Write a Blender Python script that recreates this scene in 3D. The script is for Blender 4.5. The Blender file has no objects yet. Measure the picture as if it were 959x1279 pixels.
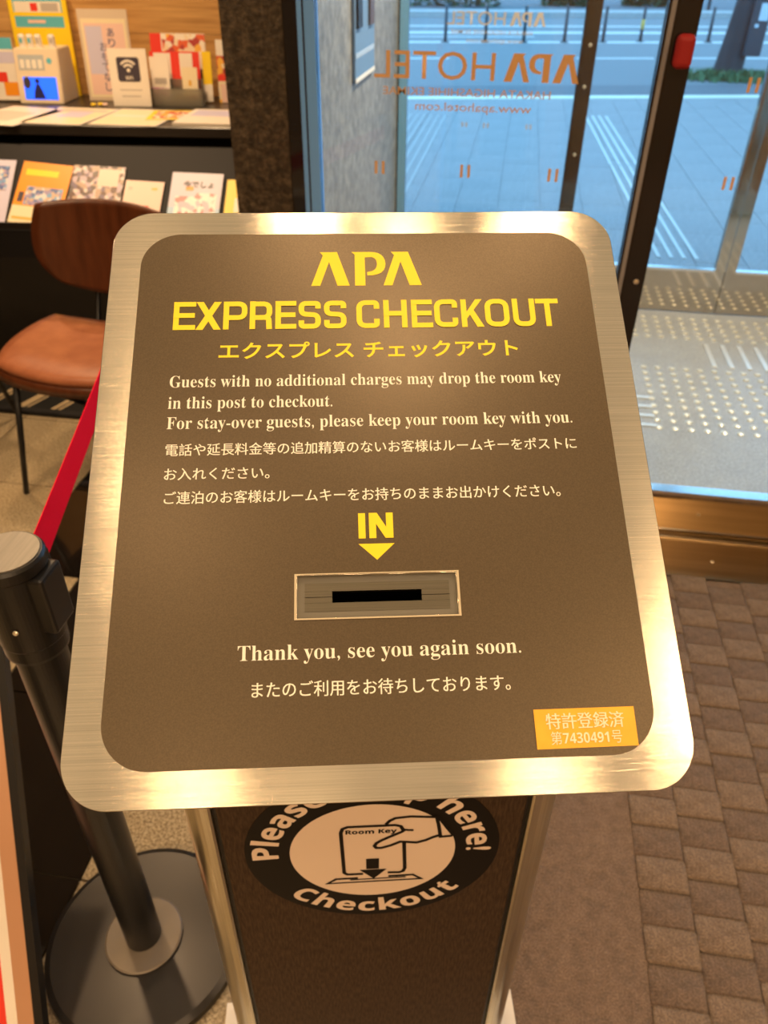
import bpy, bmesh, math, random
from mathutils import Matrix, Vector
random.seed(7)
S = bpy.context.scene
COL = S.collection
PI = math.pi

# ------------------------------------------------------------------ camera, sky, lamps, exposure
cd = bpy.data.cameras.new('camera')
cam = bpy.data.objects.new('camera', cd); COL.objects.link(cam); S.camera = cam
cd.sensor_fit = 'HORIZONTAL'; cd.sensor_width = 36.0; cd.lens = 963 / 959 * 36.0
cd.clip_start = 0.02; cd.clip_end = 300
cam.matrix_world = Matrix(((0.9879487, -0.0988614, 0.11909575, 0),
                           (0.15450652, 0.58403496, -0.79688826, 0),
                           (0.00922541, 0.80568579, 0.59227131, 1.5),
                           (0, 0, 0, 1)))
cd.dof.use_dof = True; cd.dof.focus_distance = 0.55; cd.dof.aperture_fstop = 14

world = bpy.data.worlds.new('dusk_sky'); S.world = world; world.use_nodes = True
wn = world.node_tree.nodes; bg = wn['Background']
bg.inputs[0].default_value = (0.31, 0.63, 1.0, 1); bg.inputs[1].default_value = 2.5

S.view_settings.view_transform = 'Standard'; S.view_settings.look = 'None'
S.view_settings.gamma = 1; S.view_settings.exposure = 0.35
S.view_settings.use_curve_mapping = False

WARM = (1.0, 0.66, 0.36)
CEIL = 2.7
# (x, y, watts)
LAMPS = [(-0.26, 0.80, 1.6), (0.29, 0.92, 1.6), (-0.30, -0.85, 1.4), (0.72, -0.65, 1.5), (-0.5, -0.04, 1.3), (0.04, 0.54, 2.0), (1.1, -0.3, 3),
         (-1.3, 1.5, 9), (-2.2, 1.2, 10), (-1.9, -0.4, 9), (1.5, 1.1, 9), (-1.55, 2.9, 15), (-2.3, 3.1, 15),
         (-1.0, -2.3, 26), (0.25, -2.4, 26), (1.5, -2.3, 26), (1.9, 0.3, 9),  # row behind the camera is added to brighten the post front
         (0.2, 3.1, 34), (1.6, 3.1, 34)]
SOFT = (0.15, -0.1, 2.8, 3.0, 11)    # added fill light, out of view: x, y, width, depth, watts

# ------------------------------------------------------------------ helpers
def mat(name, col, rough=0.5, metal=0.0, **k):
    m = bpy.data.materials.new(name); m.use_nodes = True
    b = m.node_tree.nodes['Principled BSDF']
    b.inputs['Base Color'].default_value = (*col, 1); b.inputs['Roughness'].default_value = rough
    b.inputs['Metallic'].default_value = metal
    for kk, v in k.items():
        b.inputs[kk.replace('_', ' ')].default_value = v
    return m

def N(m, t, **k):
    n = m.node_tree.nodes.new(t)
    for kk, v in k.items():
        if kk.startswith('i_'): n.inputs[kk[2:].replace('_', ' ')].default_value = v
        else: setattr(n, kk, v)
    return n
def L(m, a, b): m.node_tree.links.new(a, b)
def coords(m, scale=(1, 1, 1), rot=(0, 0, 0), kind='Object'):
    tc = N(m, 'ShaderNodeTexCoord'); mp = N(m, 'ShaderNodeMapping')
    mp.inputs['Scale'].default_value = scale; mp.inputs['Rotation'].default_value = rot
    L(m, tc.outputs[kind], mp.inputs['Vector']); return mp.outputs['Vector']
def ramp(m, fac, stops, interp='LINEAR'):
    r = N(m, 'ShaderNodeValToRGB'); r.color_ramp.interpolation = interp
    e = r.color_ramp.elements
    while len(e) < len(stops): e.new(0.5)
    for i, (p, c) in enumerate(stops): e[i].position = p; e[i].color = (*c, 1)
    L(m, fac, r.inputs[0]); return r.outputs[0]
def bsdf(m): return m.node_tree.nodes['Principled BSDF']
def bump(m, h, strength=0.3, dist=0.002):
    b = N(m, 'ShaderNodeBump', i_Strength=strength, i_Distance=dist)
    L(m, h, b.inputs['Height']); L(m, b.outputs[0], bsdf(m).inputs['Normal'])
def noise(m, vec, scale, detail=3, rough=0.6):
    n = N(m, 'ShaderNodeTexNoise', i_Scale=scale, i_Detail=detail, i_Roughness=rough)
    L(m, vec, n.inputs['Vector']); return n.outputs[0]
def noisy(name, stops, scale, rough=0.5, metal=0, detail=4, stretch=(1, 1, 1), bmp=0, bd=0.002, kind='Object', **k):
    m = mat(name, stops[0][1], rough, metal, **k)
    v = coords(m, stretch, kind=kind); n = noise(m, v, scale, detail)
    L(m, ramp(m, n, stops), bsdf(m).inputs['Base Color'])
    if bmp: bump(m, n, bmp, bd)
    return m

def mesh_obj(name, me, m=None, parent=None, loc=None, rot=None):
    o = bpy.data.objects.new(name, me); COL.objects.link(o)
    if m is not None:
        if isinstance(m, (list, tuple)):
            for q in m: me.materials.append(q)
        else:
            me.materials.clear(); me.materials.append(m)
    if parent is not None: o.parent = parent
    if loc is not None: o.location = loc
    if rot is not None: o.rotation_euler = rot
    return o
def tag(o, label=None, cat=None, group=None, kind=None):
    if label: o['label'] = label
    if cat: o['category'] = cat
    if group: o['group'] = group
    if kind: o['kind'] = kind
    return o
def thing(name, label, cat, loc=(0, 0, 0), rotz=0, group=None):
    o = bpy.data.objects.new(name, None); COL.objects.link(o); o.empty_display_size = 0.05
    o.location = loc; o.rotation_euler = (0, 0, rotz); return tag(o, label, cat, group)
def finish(bm, name='m', smooth=False, recalc=True):
    me = bpy.data.meshes.new(name)
    if recalc: bmesh.ops.recalc_face_normals(bm, faces=bm.faces)
    bm.to_mesh(me); bm.free()
    if smooth:
        for p in me.polygons: p.use_smooth = True
    return me
def add_box(bm, a, b, bev=0, seg=1, mi=0):
    vs = [bm.verts.new((x, y, z)) for z in (a[2], b[2]) for y in (a[1], b[1]) for x in (a[0], b[0])]
    F = [(0, 2, 3, 1), (4, 5, 7, 6), (0, 1, 5, 4), (2, 6, 7, 3), (0, 4, 6, 2), (1, 3, 7, 5)]
    fs = [bm.faces.new([vs[i] for i in f]) for f in F]
    for f in fs: f.material_index = mi
    if bev:
        es = list({e for f in fs for e in f.edges})
        bmesh.ops.bevel(bm, geom=es, offset=bev, segments=seg, affect='EDGES', profile=0.5)
def box(name, a, b, m, parent=None, bev=0, seg=1, **k):
    bm = bmesh.new(); add_box(bm, a, b, bev, seg); return mesh_obj(name, finish(bm), m, parent, **k)
def add_tube(bm, pts, r, seg=12, cap=True):
    pts = [Vector(p) for p in pts]; rs = r if isinstance(r, (list, tuple)) else [r] * len(pts)
    rings = []; up0 = Vector((0, 0, 1))
    for i, p in enumerate(pts):
        d = (pts[min(i + 1, len(pts) - 1)] - pts[max(i - 1, 0)]).normalized()
        a = up0 if abs(d.z) < 0.9 else Vector((1, 0, 0))
        u = d.cross(a).normalized(); w = d.cross(u)
        rings.append([bm.verts.new(p + rs[i] * (u * math.cos(t) + w * math.sin(t))) for t in [2 * PI * j / seg for j in range(seg)]])
    for A, B in zip(rings, rings[1:]):
        for j in range(seg): bm.faces.new((A[j], A[(j + 1) % seg], B[(j + 1) % seg], B[j]))
    if cap: bm.faces.new(rings[0][::-1]); bm.faces.new(rings[-1])
def tube(name, pts, r, m, parent=None, seg=12, smooth=True, **k):
    bm = bmesh.new(); add_tube(bm, pts, r, seg); me = finish(bm, smooth=False)
    if smooth:
        for p in me.polygons:
            if len(p.vertices) == 4: p.use_smooth = True
    return mesh_obj(name, me, m, parent, **k)
def lathe(name, prof, m, parent=None, seg=48, **k):
    bm = bmesh.new(); rings = []
    for r, z in prof:
        rings.append([bm.verts.new((r * math.cos(2 * PI * j / seg), r * math.sin(2 * PI * j / seg), z)) for j in range(seg)] if r > 1e-6 else [bm.verts.new((0, 0, z))])
    for A, B in zip(rings, rings[1:]):
        for j in range(seg):
            j2 = (j + 1) % seg
            if len(A) == 1 and len(B) == 1: continue
            if len(A) == 1: bm.faces.new((A[0], B[j2], B[j]))
            elif len(B) == 1: bm.faces.new((A[j], A[j2], B[0]))
            else: bm.faces.new((A[j], A[j2], B[j2], B[j]))
    return mesh_obj(name, finish(bm), m, parent, **k)
def curve_mesh(splines, depth=0.0, bev=0.0, smooth=False, bres=1):
    c = bpy.data.curves.new('c', 'CURVE'); c.dimensions = '2D'; c.fill_mode = 'BOTH'
    c.extrude = depth / 2; c.bevel_depth = bev; c.bevel_resolution = bres
    for pts in splines:
        s = c.splines.new('POLY'); s.points.add(len(pts) - 1); s.use_cyclic_u = True
        for i, p in enumerate(pts): s.points[i].co = (p[0], p[1], 0, 1)
    o = bpy.data.objects.new('c', c); COL.objects.link(o)
    me = bpy.data.meshes.new_from_object(o.evaluated_get(bpy.context.evaluated_depsgraph_get()))
    bpy.data.objects.remove(o); bpy.data.curves.remove(c)
    me.materials.clear()
    if depth:
        for v in me.vertices: v.co.z += depth / 2
    return me
def rrect(x0, y0, x1, y1, r, n=10):
    if not isinstance(r, (list, tuple)): r = [r] * 4
    P = []
    for (cx, cy, a, q) in ((x1 - r[0], y1 - r[0], 0, r[0]), (x0 + r[1], y1 - r[1], 90, r[1]), (x0 + r[2], y0 + r[2], 180, r[2]), (x1 - r[3], y0 + r[3], 270, r[3])):
        for i in range(n + 1):
            t = math.radians(a + 90 * i / n); P.append((cx + q * math.cos(t), cy + q * math.sin(t)))
    return P
def circ(r, n=64, cx=0, cy=0, ry=None):
    return [(cx + r * math.cos(2 * PI * i / n), cy + (ry or r) * math.sin(2 * PI * i / n)) for i in range(n)]
def uv_xy(me, s=1.0):
    uv = me.uv_layers.new(name='UVMap')
    for lp in me.loops:
        co = me.vertices[lp.vertex_index].co; uv.data[lp.index].uv = (co.x * s, co.y * s)
def join(meshes):
    bm = bmesh.new()
    for me in meshes: bm.from_mesh(me)
    return finish(bm, recalc=False)
def stroke(pts, w, closed=False):
    """flat ribbon of width w along 2D points"""
    P = [Vector((p[0], p[1])) for p in pts]; n = len(P); A = []; B = []
    for i in range(n):
        a = P[i - 1] if (i or closed) else P[i]; b = P[(i + 1) % n] if (i < n - 1 or closed) else P[i]
        d1 = (P[i] - a).normalized() if (P[i] - a).length else (b - P[i]).normalized()
        d2 = (b - P[i]).normalized() if (b - P[i]).length else d1
        t = (d1 + d2).normalized(); nn = Vector((-t.y, t.x)); k = 1 / max(0.5, abs(t.dot(d1)))
        A.append(P[i] + nn * w / 2 * k); B.append(P[i] - nn * w / 2 * k)
    bm = bmesh.new(); va = [bm.verts.new((p.x, p.y, 0)) for p in A]; vb = [bm.verts.new((p.x, p.y, 0)) for p in B]
    for i in range(n if closed else n - 1):
        j = (i + 1) % n; bm.faces.new((vb[i], vb[j], va[j], va[i]))
    return finish(bm)

# text ------------------------------------------------------------
def serif(t): return ''.join(chr(0x1D400 + ord(c) - 65) if 'A' <= c <= 'Z' else chr(0x1D41A + ord(c) - 97) if 'a' <= c <= 'z' else c for c in t)
def sans(t): return ''.join(chr(0x1D5A0 + ord(c) - 65) if 'A' <= c <= 'Z' else chr(0x1D5BA + ord(c) - 97) if 'a' <= c <= 'z' else c for c in t)
def sansb(t): return ''.join(chr(0x1D5D4 + ord(c) - 65) if 'A' <= c <= 'Z' else chr(0x1D5EE + ord(c) - 97) if 'a' <= c <= 'z' else chr(0x1D7EC + ord(c) - 48) if '0' <= c <= '9' else c for c in t)
def text_mesh(body, off=0.0, dbl=0.0, res=3, sp=1.0):
    c = bpy.data.curves.new('t', 'FONT'); c.body = body; c.size = 1; c.offset = off; c.resolution_u = res; c.space_character = sp
    o = bpy.data.objects.new('t', c); COL.objects.link(o)
    bpy.context.view_layer.update()
    me = bpy.data.meshes.new_from_object(o.evaluated_get(bpy.context.evaluated_depsgraph_get()))
    bpy.data.objects.remove(o); bpy.data.curves.remove(c); me.materials.clear()
    if dbl:
        bm = bmesh.new(); bm.from_mesh(me); n = len(bm.verts); bm.from_mesh(me)
        bm.verts.ensure_lookup_table()
        for v in bm.verts[n:]: v.co.x += dbl; v.co.z += 0.002
        bm.to_mesh(me); bm.free()
    return me
def fit(me, x0, x1, y0, h, base='ink', flip=False):
    """scale so that ink spans x0..x1; y: 'cap' = baseline y0 and cap height h, 'ink' = ink spans y0..y0+h"""
    xs = [v.co.x for v in me.vertices]; ys = [v.co.y for v in me.vertices]
    a, b = min(xs), max(xs); sx = (x1 - x0) / (b - a)
    if base == 'ink': c, sy = min(ys), h / (max(ys) - min(ys))
    else: c, sy = 0, h / base
    for v in me.vertices:
        x = x0 + (v.co.x - a) * sx
        if flip: x = x0 + x1 - x
        v.co = (x, y0 + (v.co.y - c) * sy, v.co.z * sy)
    if flip: me.flip_normals()
    return me
SERCAP, SANCAP = 0.66, 0.70
def arc_text(me, a0, a1, r0, h, top=True):
    """bend straight lettering between angles a0..a1 (deg); r0 = radius of the baseline"""
    xs = [v.co.x for v in me.vertices]; a, b = min(xs), max(xs); k = h / SANCAP
    for v in me.vertices:
        t = math.radians(a0 + (a1 - a0) * (v.co.x - a) / (b - a))
        r = r0 + v.co.y * k if top else r0 - v.co.y * k
        v.co = (r * math.cos(t), r * math.sin(t), 0)
    return me
def poly_mesh(polys, z=0.0):
    bm = bmesh.new()
    for p in polys: bm.faces.new([bm.verts.new((q[0], q[1], z)) for q in p])
    me = finish(bm, recalc=False)
    return me
def apa_mesh(x0, x1, y0, h, flip=False):
    """the three-letter mark: A without bar, P with open bowl, A without bar; unit box 0..87 x 0..32"""
    def A(ox): return [(ox, 0), (ox + 9.3, 28.6), (ox + 7.0, 31.8), (ox + 20.6, 31.8), (ox + 30.2, 0), (ox + 20.6, 0), (ox + 14.2, 22.5), (ox + 7.0, 0)]
    def cat(p0, p1, p2, n=6): return [((1 - t) ** 2 * p0[0] + 2 * t * (1 - t) * p1[0] + t * t * p2[0], (1 - t) ** 2 * p0[1] + 2 * t * (1 - t) * p1[1] + t * t * p2[1]) for t in [i / n for i in range(n + 1)]]
    P = [(34.4, 0), (42.6, 0), (42.6, 26.6), (48, 26.9)] + cat((48, 26.9), (52.2, 26), (52.2, 20.2)) + cat((52.2, 20.2), (52.0, 13.2), (44.2, 12.6)) + \
        [(44.2, 9.4)] + cat((44.2, 9.4), (58.9, 9.0), (59.0, 20.6)) + cat((59, 20.6), (58.6, 31.8), (47, 31.8)) + [(32.0, 31.8), (34.6, 29.4)]
    # cut each letter to convex-ish pieces with the curve filler
    me = curve_mesh([A(0), P, A(56.8)])
    for v in me.vertices: v.co.x *= 1.0
    xs = [v.co.x for v in me.vertices]; a, b = min(xs), max(xs)
    for v in me.vertices:
        x = x0 + (v.co.x - a) / (b - a) * (x1 - x0)
        if flip: x = x0 + x1 - x
        v.co = (x, y0 + v.co.y / 31.8 * h, 0)
    if flip: me.flip_normals()
    return me

def rpath(pts, rad, n=6, closed=False):
    """centre line with its inner corners rounded"""
    P = [Vector(p) for p in pts]; out = []; m = len(P)
    for i in range(m):
        if not closed and i in (0, m - 1): out.append(tuple(P[i])); continue
        a, b, c = P[i - 1], P[i], P[(i + 1) % m]
        q = min(rad, (a - b).length * 0.5, (c - b).length * 0.5); p0 = b + (a - b).normalized() * q; p1 = b + (c - b).normalized() * q
        for k in range(n + 1):
            t = k / n; t2 = (1 - t) ** 2; v = p0 * t2 + b * (2 * t * (1 - t)) * 1.0 + p1 * t * t
            v = v + (b - (p0 + p1) / 2) * (0.17 * 4 * t * (1 - t) * 0.5); out.append((v.x, v.y))
    res = [p for i, p in enumerate(out) if i == 0 or math.dist(p, out[i - 1]) > 0.004]
    if closed and math.dist(res[0], res[-1]) < 0.004: res.pop()
    return res
def wide_glyph(ch, w, T_=0.170):
    """squarish heavy sans capital of height 1 and width w"""
    h = T_ / 2; x0, x1, y0, y1 = h, w - h, h, 1 - h; M_ = []
    def S_(p, rad=0, closed=False): M_.append(stroke(rpath(p, rad, closed=closed) if rad else p, T_, closed))
    if ch == 'E': S_([(x0, 0), (x0, 1)]); S_([(0, y0), (w, y0)]); S_([(0, y1), (w, y1)]); S_([(0, 0.51), (w * 0.96, 0.51)])
    elif ch == 'H': S_([(x0, 0), (x0, 1)]); S_([(x1, 0), (x1, 1)]); S_([(0, 0.51), (w, 0.51)])
    elif ch == 'T': S_([(0, y1), (w, y1)]); S_([(w / 2, 0), (w / 2, 1)])
    elif ch == 'O': S_([(x0, y0), (x1, y0), (x1, y1), (x0, y1)], 0.34, True)
    elif ch == 'U': S_([(x0, 1), (x0, y0), (x1, y0), (x1, 1)], 0.32)
    elif ch == 'C': S_([(x1, 0.69), (x1, y1), (x0, y1), (x0, y0), (x1, y0), (x1, 0.33)], 0.32)
    elif ch == 'S': S_([(x1, 0.72), (x1, y1), (x0, y1), (x0, 0.53), (x1, 0.49), (x1, y0), (x0, y0), (x0, 0.30)], 0.24)
    elif ch in 'PR':
        S_([(x0, 0), (x0, 1)]); S_([(0, y1), (x1, y1), (x1, 0.42), (0, 0.42)], 0.26)
        if ch == 'R': S_([(w * 0.45, 0.42), (x1 - 0.02, 0.42), (x1, 0.0)], 0.2)
    elif ch == 'X':
        d = T_ * 1.28; M_.append(poly_mesh([[(0, 0), (d, 0), (w, 1), (w - d, 1)]])); M_.append(poly_mesh([[(w - d, 0), (w, 0), (d, 1), (0, 1)]]))
    elif ch == 'K':
        S_([(x0, 0), (x0, 1)]); d = T_ * 1.3
        M_.append(poly_mesh([[(T_ * 0.9, 0.28), (T_ * 0.9, 0.52), (w - d * 1.0, 1), (w - 0.02, 1)]])); M_.append(poly_mesh([[(w - d, 0), (w, 0), (w * 0.56, 0.62), (w * 0.36, 0.48)]]))
    elif ch == 'I': S_([(w / 2, 0), (w / 2, 1)])
    elif ch == 'N': S_([(x0, 0), (x0, 1)]); S_([(x1, 0), (x1, 1)]); M_.append(poly_mesh([[(w - T_ * 1.15, 0), (w, 0), (T_ * 1.15, 1), (0, 1)]]))
    return M_
def wide_text(spans, y0, cap, T_=0.170):
    out = []; lift = 0.0
    for ch, a, b in spans:
        for me in wide_glyph(ch, (b - a) / cap, T_):
            lift = 0.0 if lift > 0.00035 else lift + 0.00009
            for v in me.vertices: v.co = (a + v.co.x * cap, y0 + v.co.y * cap, lift)
            for p in me.polygons:
                if p.normal.z < 0: p.flip()
            out.append(me)
    return join(out)

# ------------------------------------------------------------------ materials
def brushed(name, col, rough=0.3, aniso=0.8, stretch=(3, 900, 3), kind='Object', uvt=True, bstr=0.25):
    m = mat(name, col, rough, 1.0, Anisotropic=aniso)
    v = coords(m, stretch, kind=kind); n = noise(m, v, 1.0, 4, 0.7)
    c = ramp(m, n, [(0.3, tuple(x * 0.8 for x in col)), (0.7, tuple(min(1, x * 1.1) for x in col))])
    L(m, c, bsdf(m).inputs['Base Color'])
    bump(m, n, bstr, 0.0002)
    if uvt:
        t = N(m, 'ShaderNodeTangent'); t.direction_type = 'UV_MAP'; t.uv_map = 'UVMap'
        L(m, t.outputs[0], bsdf(m).inputs['Tangent']); bsdf(m).inputs['Anisotropic Rotation'].default_value = 0.25
    return m
M_frame = brushed('brushed_steel', (0.62, 0.575, 0.46), 0.155, 1.0, (4, 1100, 4))
M_column = brushed('satin_steel_column', (0.60, 0.56, 0.44), 0.28, 0.0, (700, 700, 3), uvt=False, bstr=0.06)
M_bezel = brushed('brushed_slot_plate', (0.15, 0.135, 0.10), 0.38, 0.0, (5, 1500, 5), uvt=False)
M_face = mat('bronze_grey_film', (0.25, 0.185, 0.115), 0.34, 0.40)
v = coords(M_face, (1, 1, 1)); n1 = noise(M_face, v, 900, 2); n2 = noise(M_face, v, 9, 3)
L(M_face, ramp(M_face, n1, [(0.3, (0.088, 0.064, 0.034)), (0.7, (0.122, 0.088, 0.047))]), bsdf(M_face).inputs['Base Color'])
mx = N(M_face, 'ShaderNodeMath', operation='MULTIPLY_ADD'); mx.inputs[1].default_value = 0.03
L(M_face, n1, mx.inputs[0]); L(M_face, n2, mx.inputs[2]); bump(M_face, mx.outputs[0], 0.12, 0.002)
M_yellow = mat('yellow_print', (1.0, 0.78, 0.010), 0.5)
M_cream = mat('cream_print', (0.95, 0.93, 0.82), 0.5)
M_label = noisy('orange_label', [(0.3, (0.98, 0.46, 0.02)), (0.7, (1.0, 0.52, 0.03))], 60, 0.4)
M_labelink = mat('pale_label_ink', (0.95, 0.86, 0.62), 0.5)
M_black = mat('matt_black', (0.006, 0.006, 0.006), 0.45)
M_satinblk = mat('satin_black', (0.010, 0.0095, 0.009), 0.33)
M_slot = mat('slot_black', (0.001, 0.001, 0.001), 0.9, Specular_IOR_Level=0.0)
M_sticker = mat('sticker_black', (0.008, 0.006, 0.004), 0.55, Specular_IOR_Level=0.15)
M_stickw = mat('sticker_white', (0.86, 0.70, 0.56), 0.45)
M_white = mat('white_enamel', (0.80, 0.78, 0.74), 0.35)
M_post = noisy('woven_brown_laminate', [(0.35, (0.035, 0.020, 0.010)), (0.65, (0.070, 0.042, 0.022))], 1.0, 0.7, stretch=(420, 420, 60), detail=2, Specular_IOR_Level=0.2)
v2 = coords(M_post, (60, 60, 500)); w2 = noise(M_post, v2, 1.0, 2); bump(M_post, w2, 0.3, 0.0005)
M_clear = mat('clear_acrylic', (0.45, 0.42, 0.34), 0.08, 0.0, Transmission_Weight=0.6, IOR=1.45)

def glass_mat(name, tint=(0.93, 0.97, 0.98)):
    m = bpy.data.materials.new(name); m.use_nodes = True; nt = m.node_tree; nt.nodes.clear()
    o = nt.nodes.new('ShaderNodeOutputMaterial'); mix = nt.nodes.new('ShaderNodeMixShader')
    t = nt.nodes.new('ShaderNodeBsdfTransparent'); g = nt.nodes.new('ShaderNodeBsdfGlossy'); f = nt.nodes.new('ShaderNodeFresnel')
    f.inputs[0].default_value = 1.45; g.inputs['Roughness'].default_value = 0.0
    t.inputs[0].default_value = (*tint, 1)
    nt.links.new(f.outputs[0], mix.inputs[0]); nt.links.new(t.outputs[0], mix.inputs[1]); nt.links.new(g.outputs[0], mix.inputs[2]); nt.links.new(mix.outputs[0], o.inputs[0])
    return m
M_glass = glass_mat('door_glass')
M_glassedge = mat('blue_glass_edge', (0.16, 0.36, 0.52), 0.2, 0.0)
M_fin = mat('sky_reflection_fin', (0.15, 0.38, 0.85), 0.25, 0.0)  # reflected sky put into the blue base colour
M_mirror = noisy('polished_bronze_steel', [(0.3, (0.50, 0.44, 0.36)), (0.7, (0.56, 0.50, 0.42))], 3, 0.07, 1.0)
M_mirror2 = noisy('hairline_steel', [(0.3, (0.50, 0.47, 0.42)), (0.7, (0.60, 0.57, 0.50))], 60, 0.16, 1.0, stretch=(1, 1, 0.02))
M_dkmetal = mat('dark_bronze_metal', (0.035, 0.027, 0.020), 0.25, 0.6)
M_postedge = mat('grey_post_edge', (0.30, 0.29, 0.29), 0.4, 0.2)
M_dkpost = mat('black_mirror_post', (0.012, 0.010, 0.009), 0.08, 0.0)
M_dkstile = mat('dark_mirror_stile', (0.16, 0.14, 0.12), 0.08, 1.0)
M_brass = noisy('brushed_brass_threshold', [(0.3, (0.40, 0.27, 0.12)), (0.7, (0.50, 0.34, 0.16))], 40, 0.3, 1.0, stretch=(0.05, 1, 1))
M_gold = mat('gold_glass_lettering', (0.72, 0.42, 0.18), 0.6)
M_tan = mat('faded_glass_lettering', (0.45, 0.36, 0.27), 0.6)
M_silver = mat('silver_trim', (0.75, 0.74, 0.72), 0.2, 1.0)
def granite(name, dark, mid, light, scale=170, rough=0.12, big=5):
    m = mat(name, mid, rough); v = coords(m)
    a = noise(m, v, scale, 5, 0.75); b = noise(m, v, big, 3)
    c1 = ramp(m, a, [(0.36, dark), (0.5, mid), (0.64, light)])
    mm = N(m, 'ShaderNodeMix', data_type='RGBA', blend_type='MULTIPLY'); mm.inputs[0].default_value = 0.5
    L(m, c1, mm.inputs[6]); L(m, ramp(m, b, [(0.3, (0.7, 0.7, 0.7)), (0.7, (1, 1, 1))]), mm.inputs[7]); L(m, mm.outputs[2], bsdf(m).inputs['Base Color'])
    return m
M_granb = granite('beige_granite', (0.16, 0.12, 0.075), (0.36, 0.29, 0.18), (0.60, 0.50, 0.34))
M_grank = granite('black_granite', (0.005, 0.004, 0.0035), (0.008, 0.0065, 0.0055), (0.016, 0.013, 0.011), rough=0.06)
M_joint = mat('tile_joint', (0.30, 0.24, 0.16), 0.7)
M_vest = granite('grey_vestibule_granite', (0.20, 0.19, 0.175), (0.30, 0.29, 0.27), (0.42, 0.41, 0.385), 110, 0.28, 9)
M_pave = granite('grey_paving_granite', (0.20, 0.20, 0.20), (0.30, 0.30, 0.30), (0.42, 0.42, 0.42), 60, 0.7, 2)
M_wallst = granite('grey_side_wall_stone', (0.16, 0.15, 0.13), (0.27, 0.255, 0.225), (0.38, 0.36, 0.32), 22, 0.45, 3)
M_colst = granite('brown_column_stone', (0.035, 0.024, 0.013), (0.085, 0.06, 0.034), (0.19, 0.14, 0.085), 34, 0.55, 12)
bump(M_colst, noise(M_colst, coords(M_colst), 45, 5), 0.8, 0.01)
M_asph = noisy('asphalt', [(0.3, (0.165, 0.18, 0.19)), (0.7, (0.21, 0.225, 0.235))], 30, 0.75)
M_gut = noisy('dark_gutter', [(0.3, (0.12, 0.13, 0.145)), (0.7, (0.16, 0.17, 0.185))], 20, 0.8)
M_line = mat('white_road_paint', (0.62, 0.62, 0.58), 0.6)
M_linec = mat('cream_kerb_line', (0.75, 0.72, 0.56), 0.6)
M_conc = noisy('pale_concrete', [(0.3, (0.36, 0.36, 0.35)), (0.7, (0.46, 0.46, 0.44))], 12, 0.8)
M_stud = mat('brass_stud', (0.86, 0.78, 0.60), 0.30, 0.75)
M_studc = mat('stud_centre', (0.95, 0.90, 0.78), 0.35, 0.4)
M_bar = mat('steel_guide_bar', (0.80, 0.76, 0.68), 0.30, 0.6)
def carpet_mat(name, a, b):
    m = mat(name, a, 0.95); v = coords(m)
    n1_ = noise(m, v, 300, 4, 0.85); n2_ = noise(m, v, 34, 5, 0.75)
    mm = N(m, 'ShaderNodeMix', data_type='RGBA', blend_type='MULTIPLY'); mm.inputs[0].default_value = 0.75
    L(m, ramp(m, n1_, [(0.40, tuple(q * 0.75 for q in a)), (0.62, tuple(q * 1.08 for q in b))]), mm.inputs[6]); L(m, ramp(m, n2_, [(0.38, (0.55, 0.52, 0.50)), (0.60, (1, 1, 1))]), mm.inputs[7])
    L(m, mm.outputs[2], bsdf(m).inputs['Base Color'])
    ad = N(m, 'ShaderNodeMath', operation='ADD'); L(m, n1_, ad.inputs[0]); L(m, n2_, ad.inputs[1]); bump(m, ad.outputs[0], 0.9, 0.006)
    bsdf(m).inputs['Sheen Weight'].default_value = 0.25
    return m
M_carpet = carpet_mat('taupe_carpet', (0.19, 0.118, 0.075), (0.37, 0.25, 0.165))
M_carpl = carpet_mat('light_cut_carpet', (0.21, 0.14, 0.09), (0.42, 0.295, 0.20))
M_carpd = carpet_mat('dark_cut_carpet', (0.155, 0.098, 0.064), (0.32, 0.215, 0.148))
M_wood = mat('oak_backboard', (0.45, 0.25, 0.09), 0.45)
v = coords(M_wood, (1.2, 1.2, 26)); nw = noise(M_wood, v, 2.0, 5, 0.65)
L(M_wood, ramp(M_wood, nw, [(0.3, (0.46, 0.24, 0.075)), (0.7, (0.72, 0.43, 0.16))]), bsdf(M_wood).inputs['Base Color'])
M_walnut = mat('walnut_ply', (0.14, 0.045, 0.018), 0.3)
v = coords(M_walnut, (14, 2, 2)); nw = noise(M_walnut, v, 2.5, 4, 0.6)
L(M_walnut, ramp(M_walnut, nw, [(0.3, (0.062, 0.016, 0.005)), (0.7, (0.12, 0.035, 0.012))]), bsdf(M_walnut).inputs['Base Color'])
M_leather = noisy('tan_leather', [(0.3, (0.30, 0.10, 0.045)), (0.7, (0.38, 0.14, 0.065))], 25, 0.33, bmp=0.15)
M_leather.node_tree.nodes['Principled BSDF'].inputs['Coat Weight'].default_value = 0.25
M_shelfblk = mat('black_laminate', (0.012, 0.011, 0.011), 0.35)
M_shelfgry = mat('charcoal_laminate', (0.014, 0.0135, 0.015), 0.6, Specular_IOR_Level=0.25)
M_counter = mat('dark_counter_top', (0.03, 0.026, 0.022), 0.3)
M_red = noisy('crimson_webbing', [(0.3, (0.82, 0.002, 0.030)), (0.7, (0.90, 0.003, 0.036))], 400, 0.8, bmp=0.1, bd=0.0004, Specular_IOR_Level=0.1)
M_basem = mat('graphite_base_cover', (0.045, 0.042, 0.040), 0.30, 0.55)
M_collar = mat('brown_collar', (0.19, 0.16, 0.125), 0.5, 0.2)
M_capsil = noisy('brushed_cap', [(0.3, (0.22, 0.21, 0.19)), (0.7, (0.27, 0.255, 0.23))], 200, 0.42, 0.85, stretch=(1, 0.05, 1))
M_copper = mat('copper_trim', (0.80, 0.46, 0.28), 0.35, 0.6)
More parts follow.
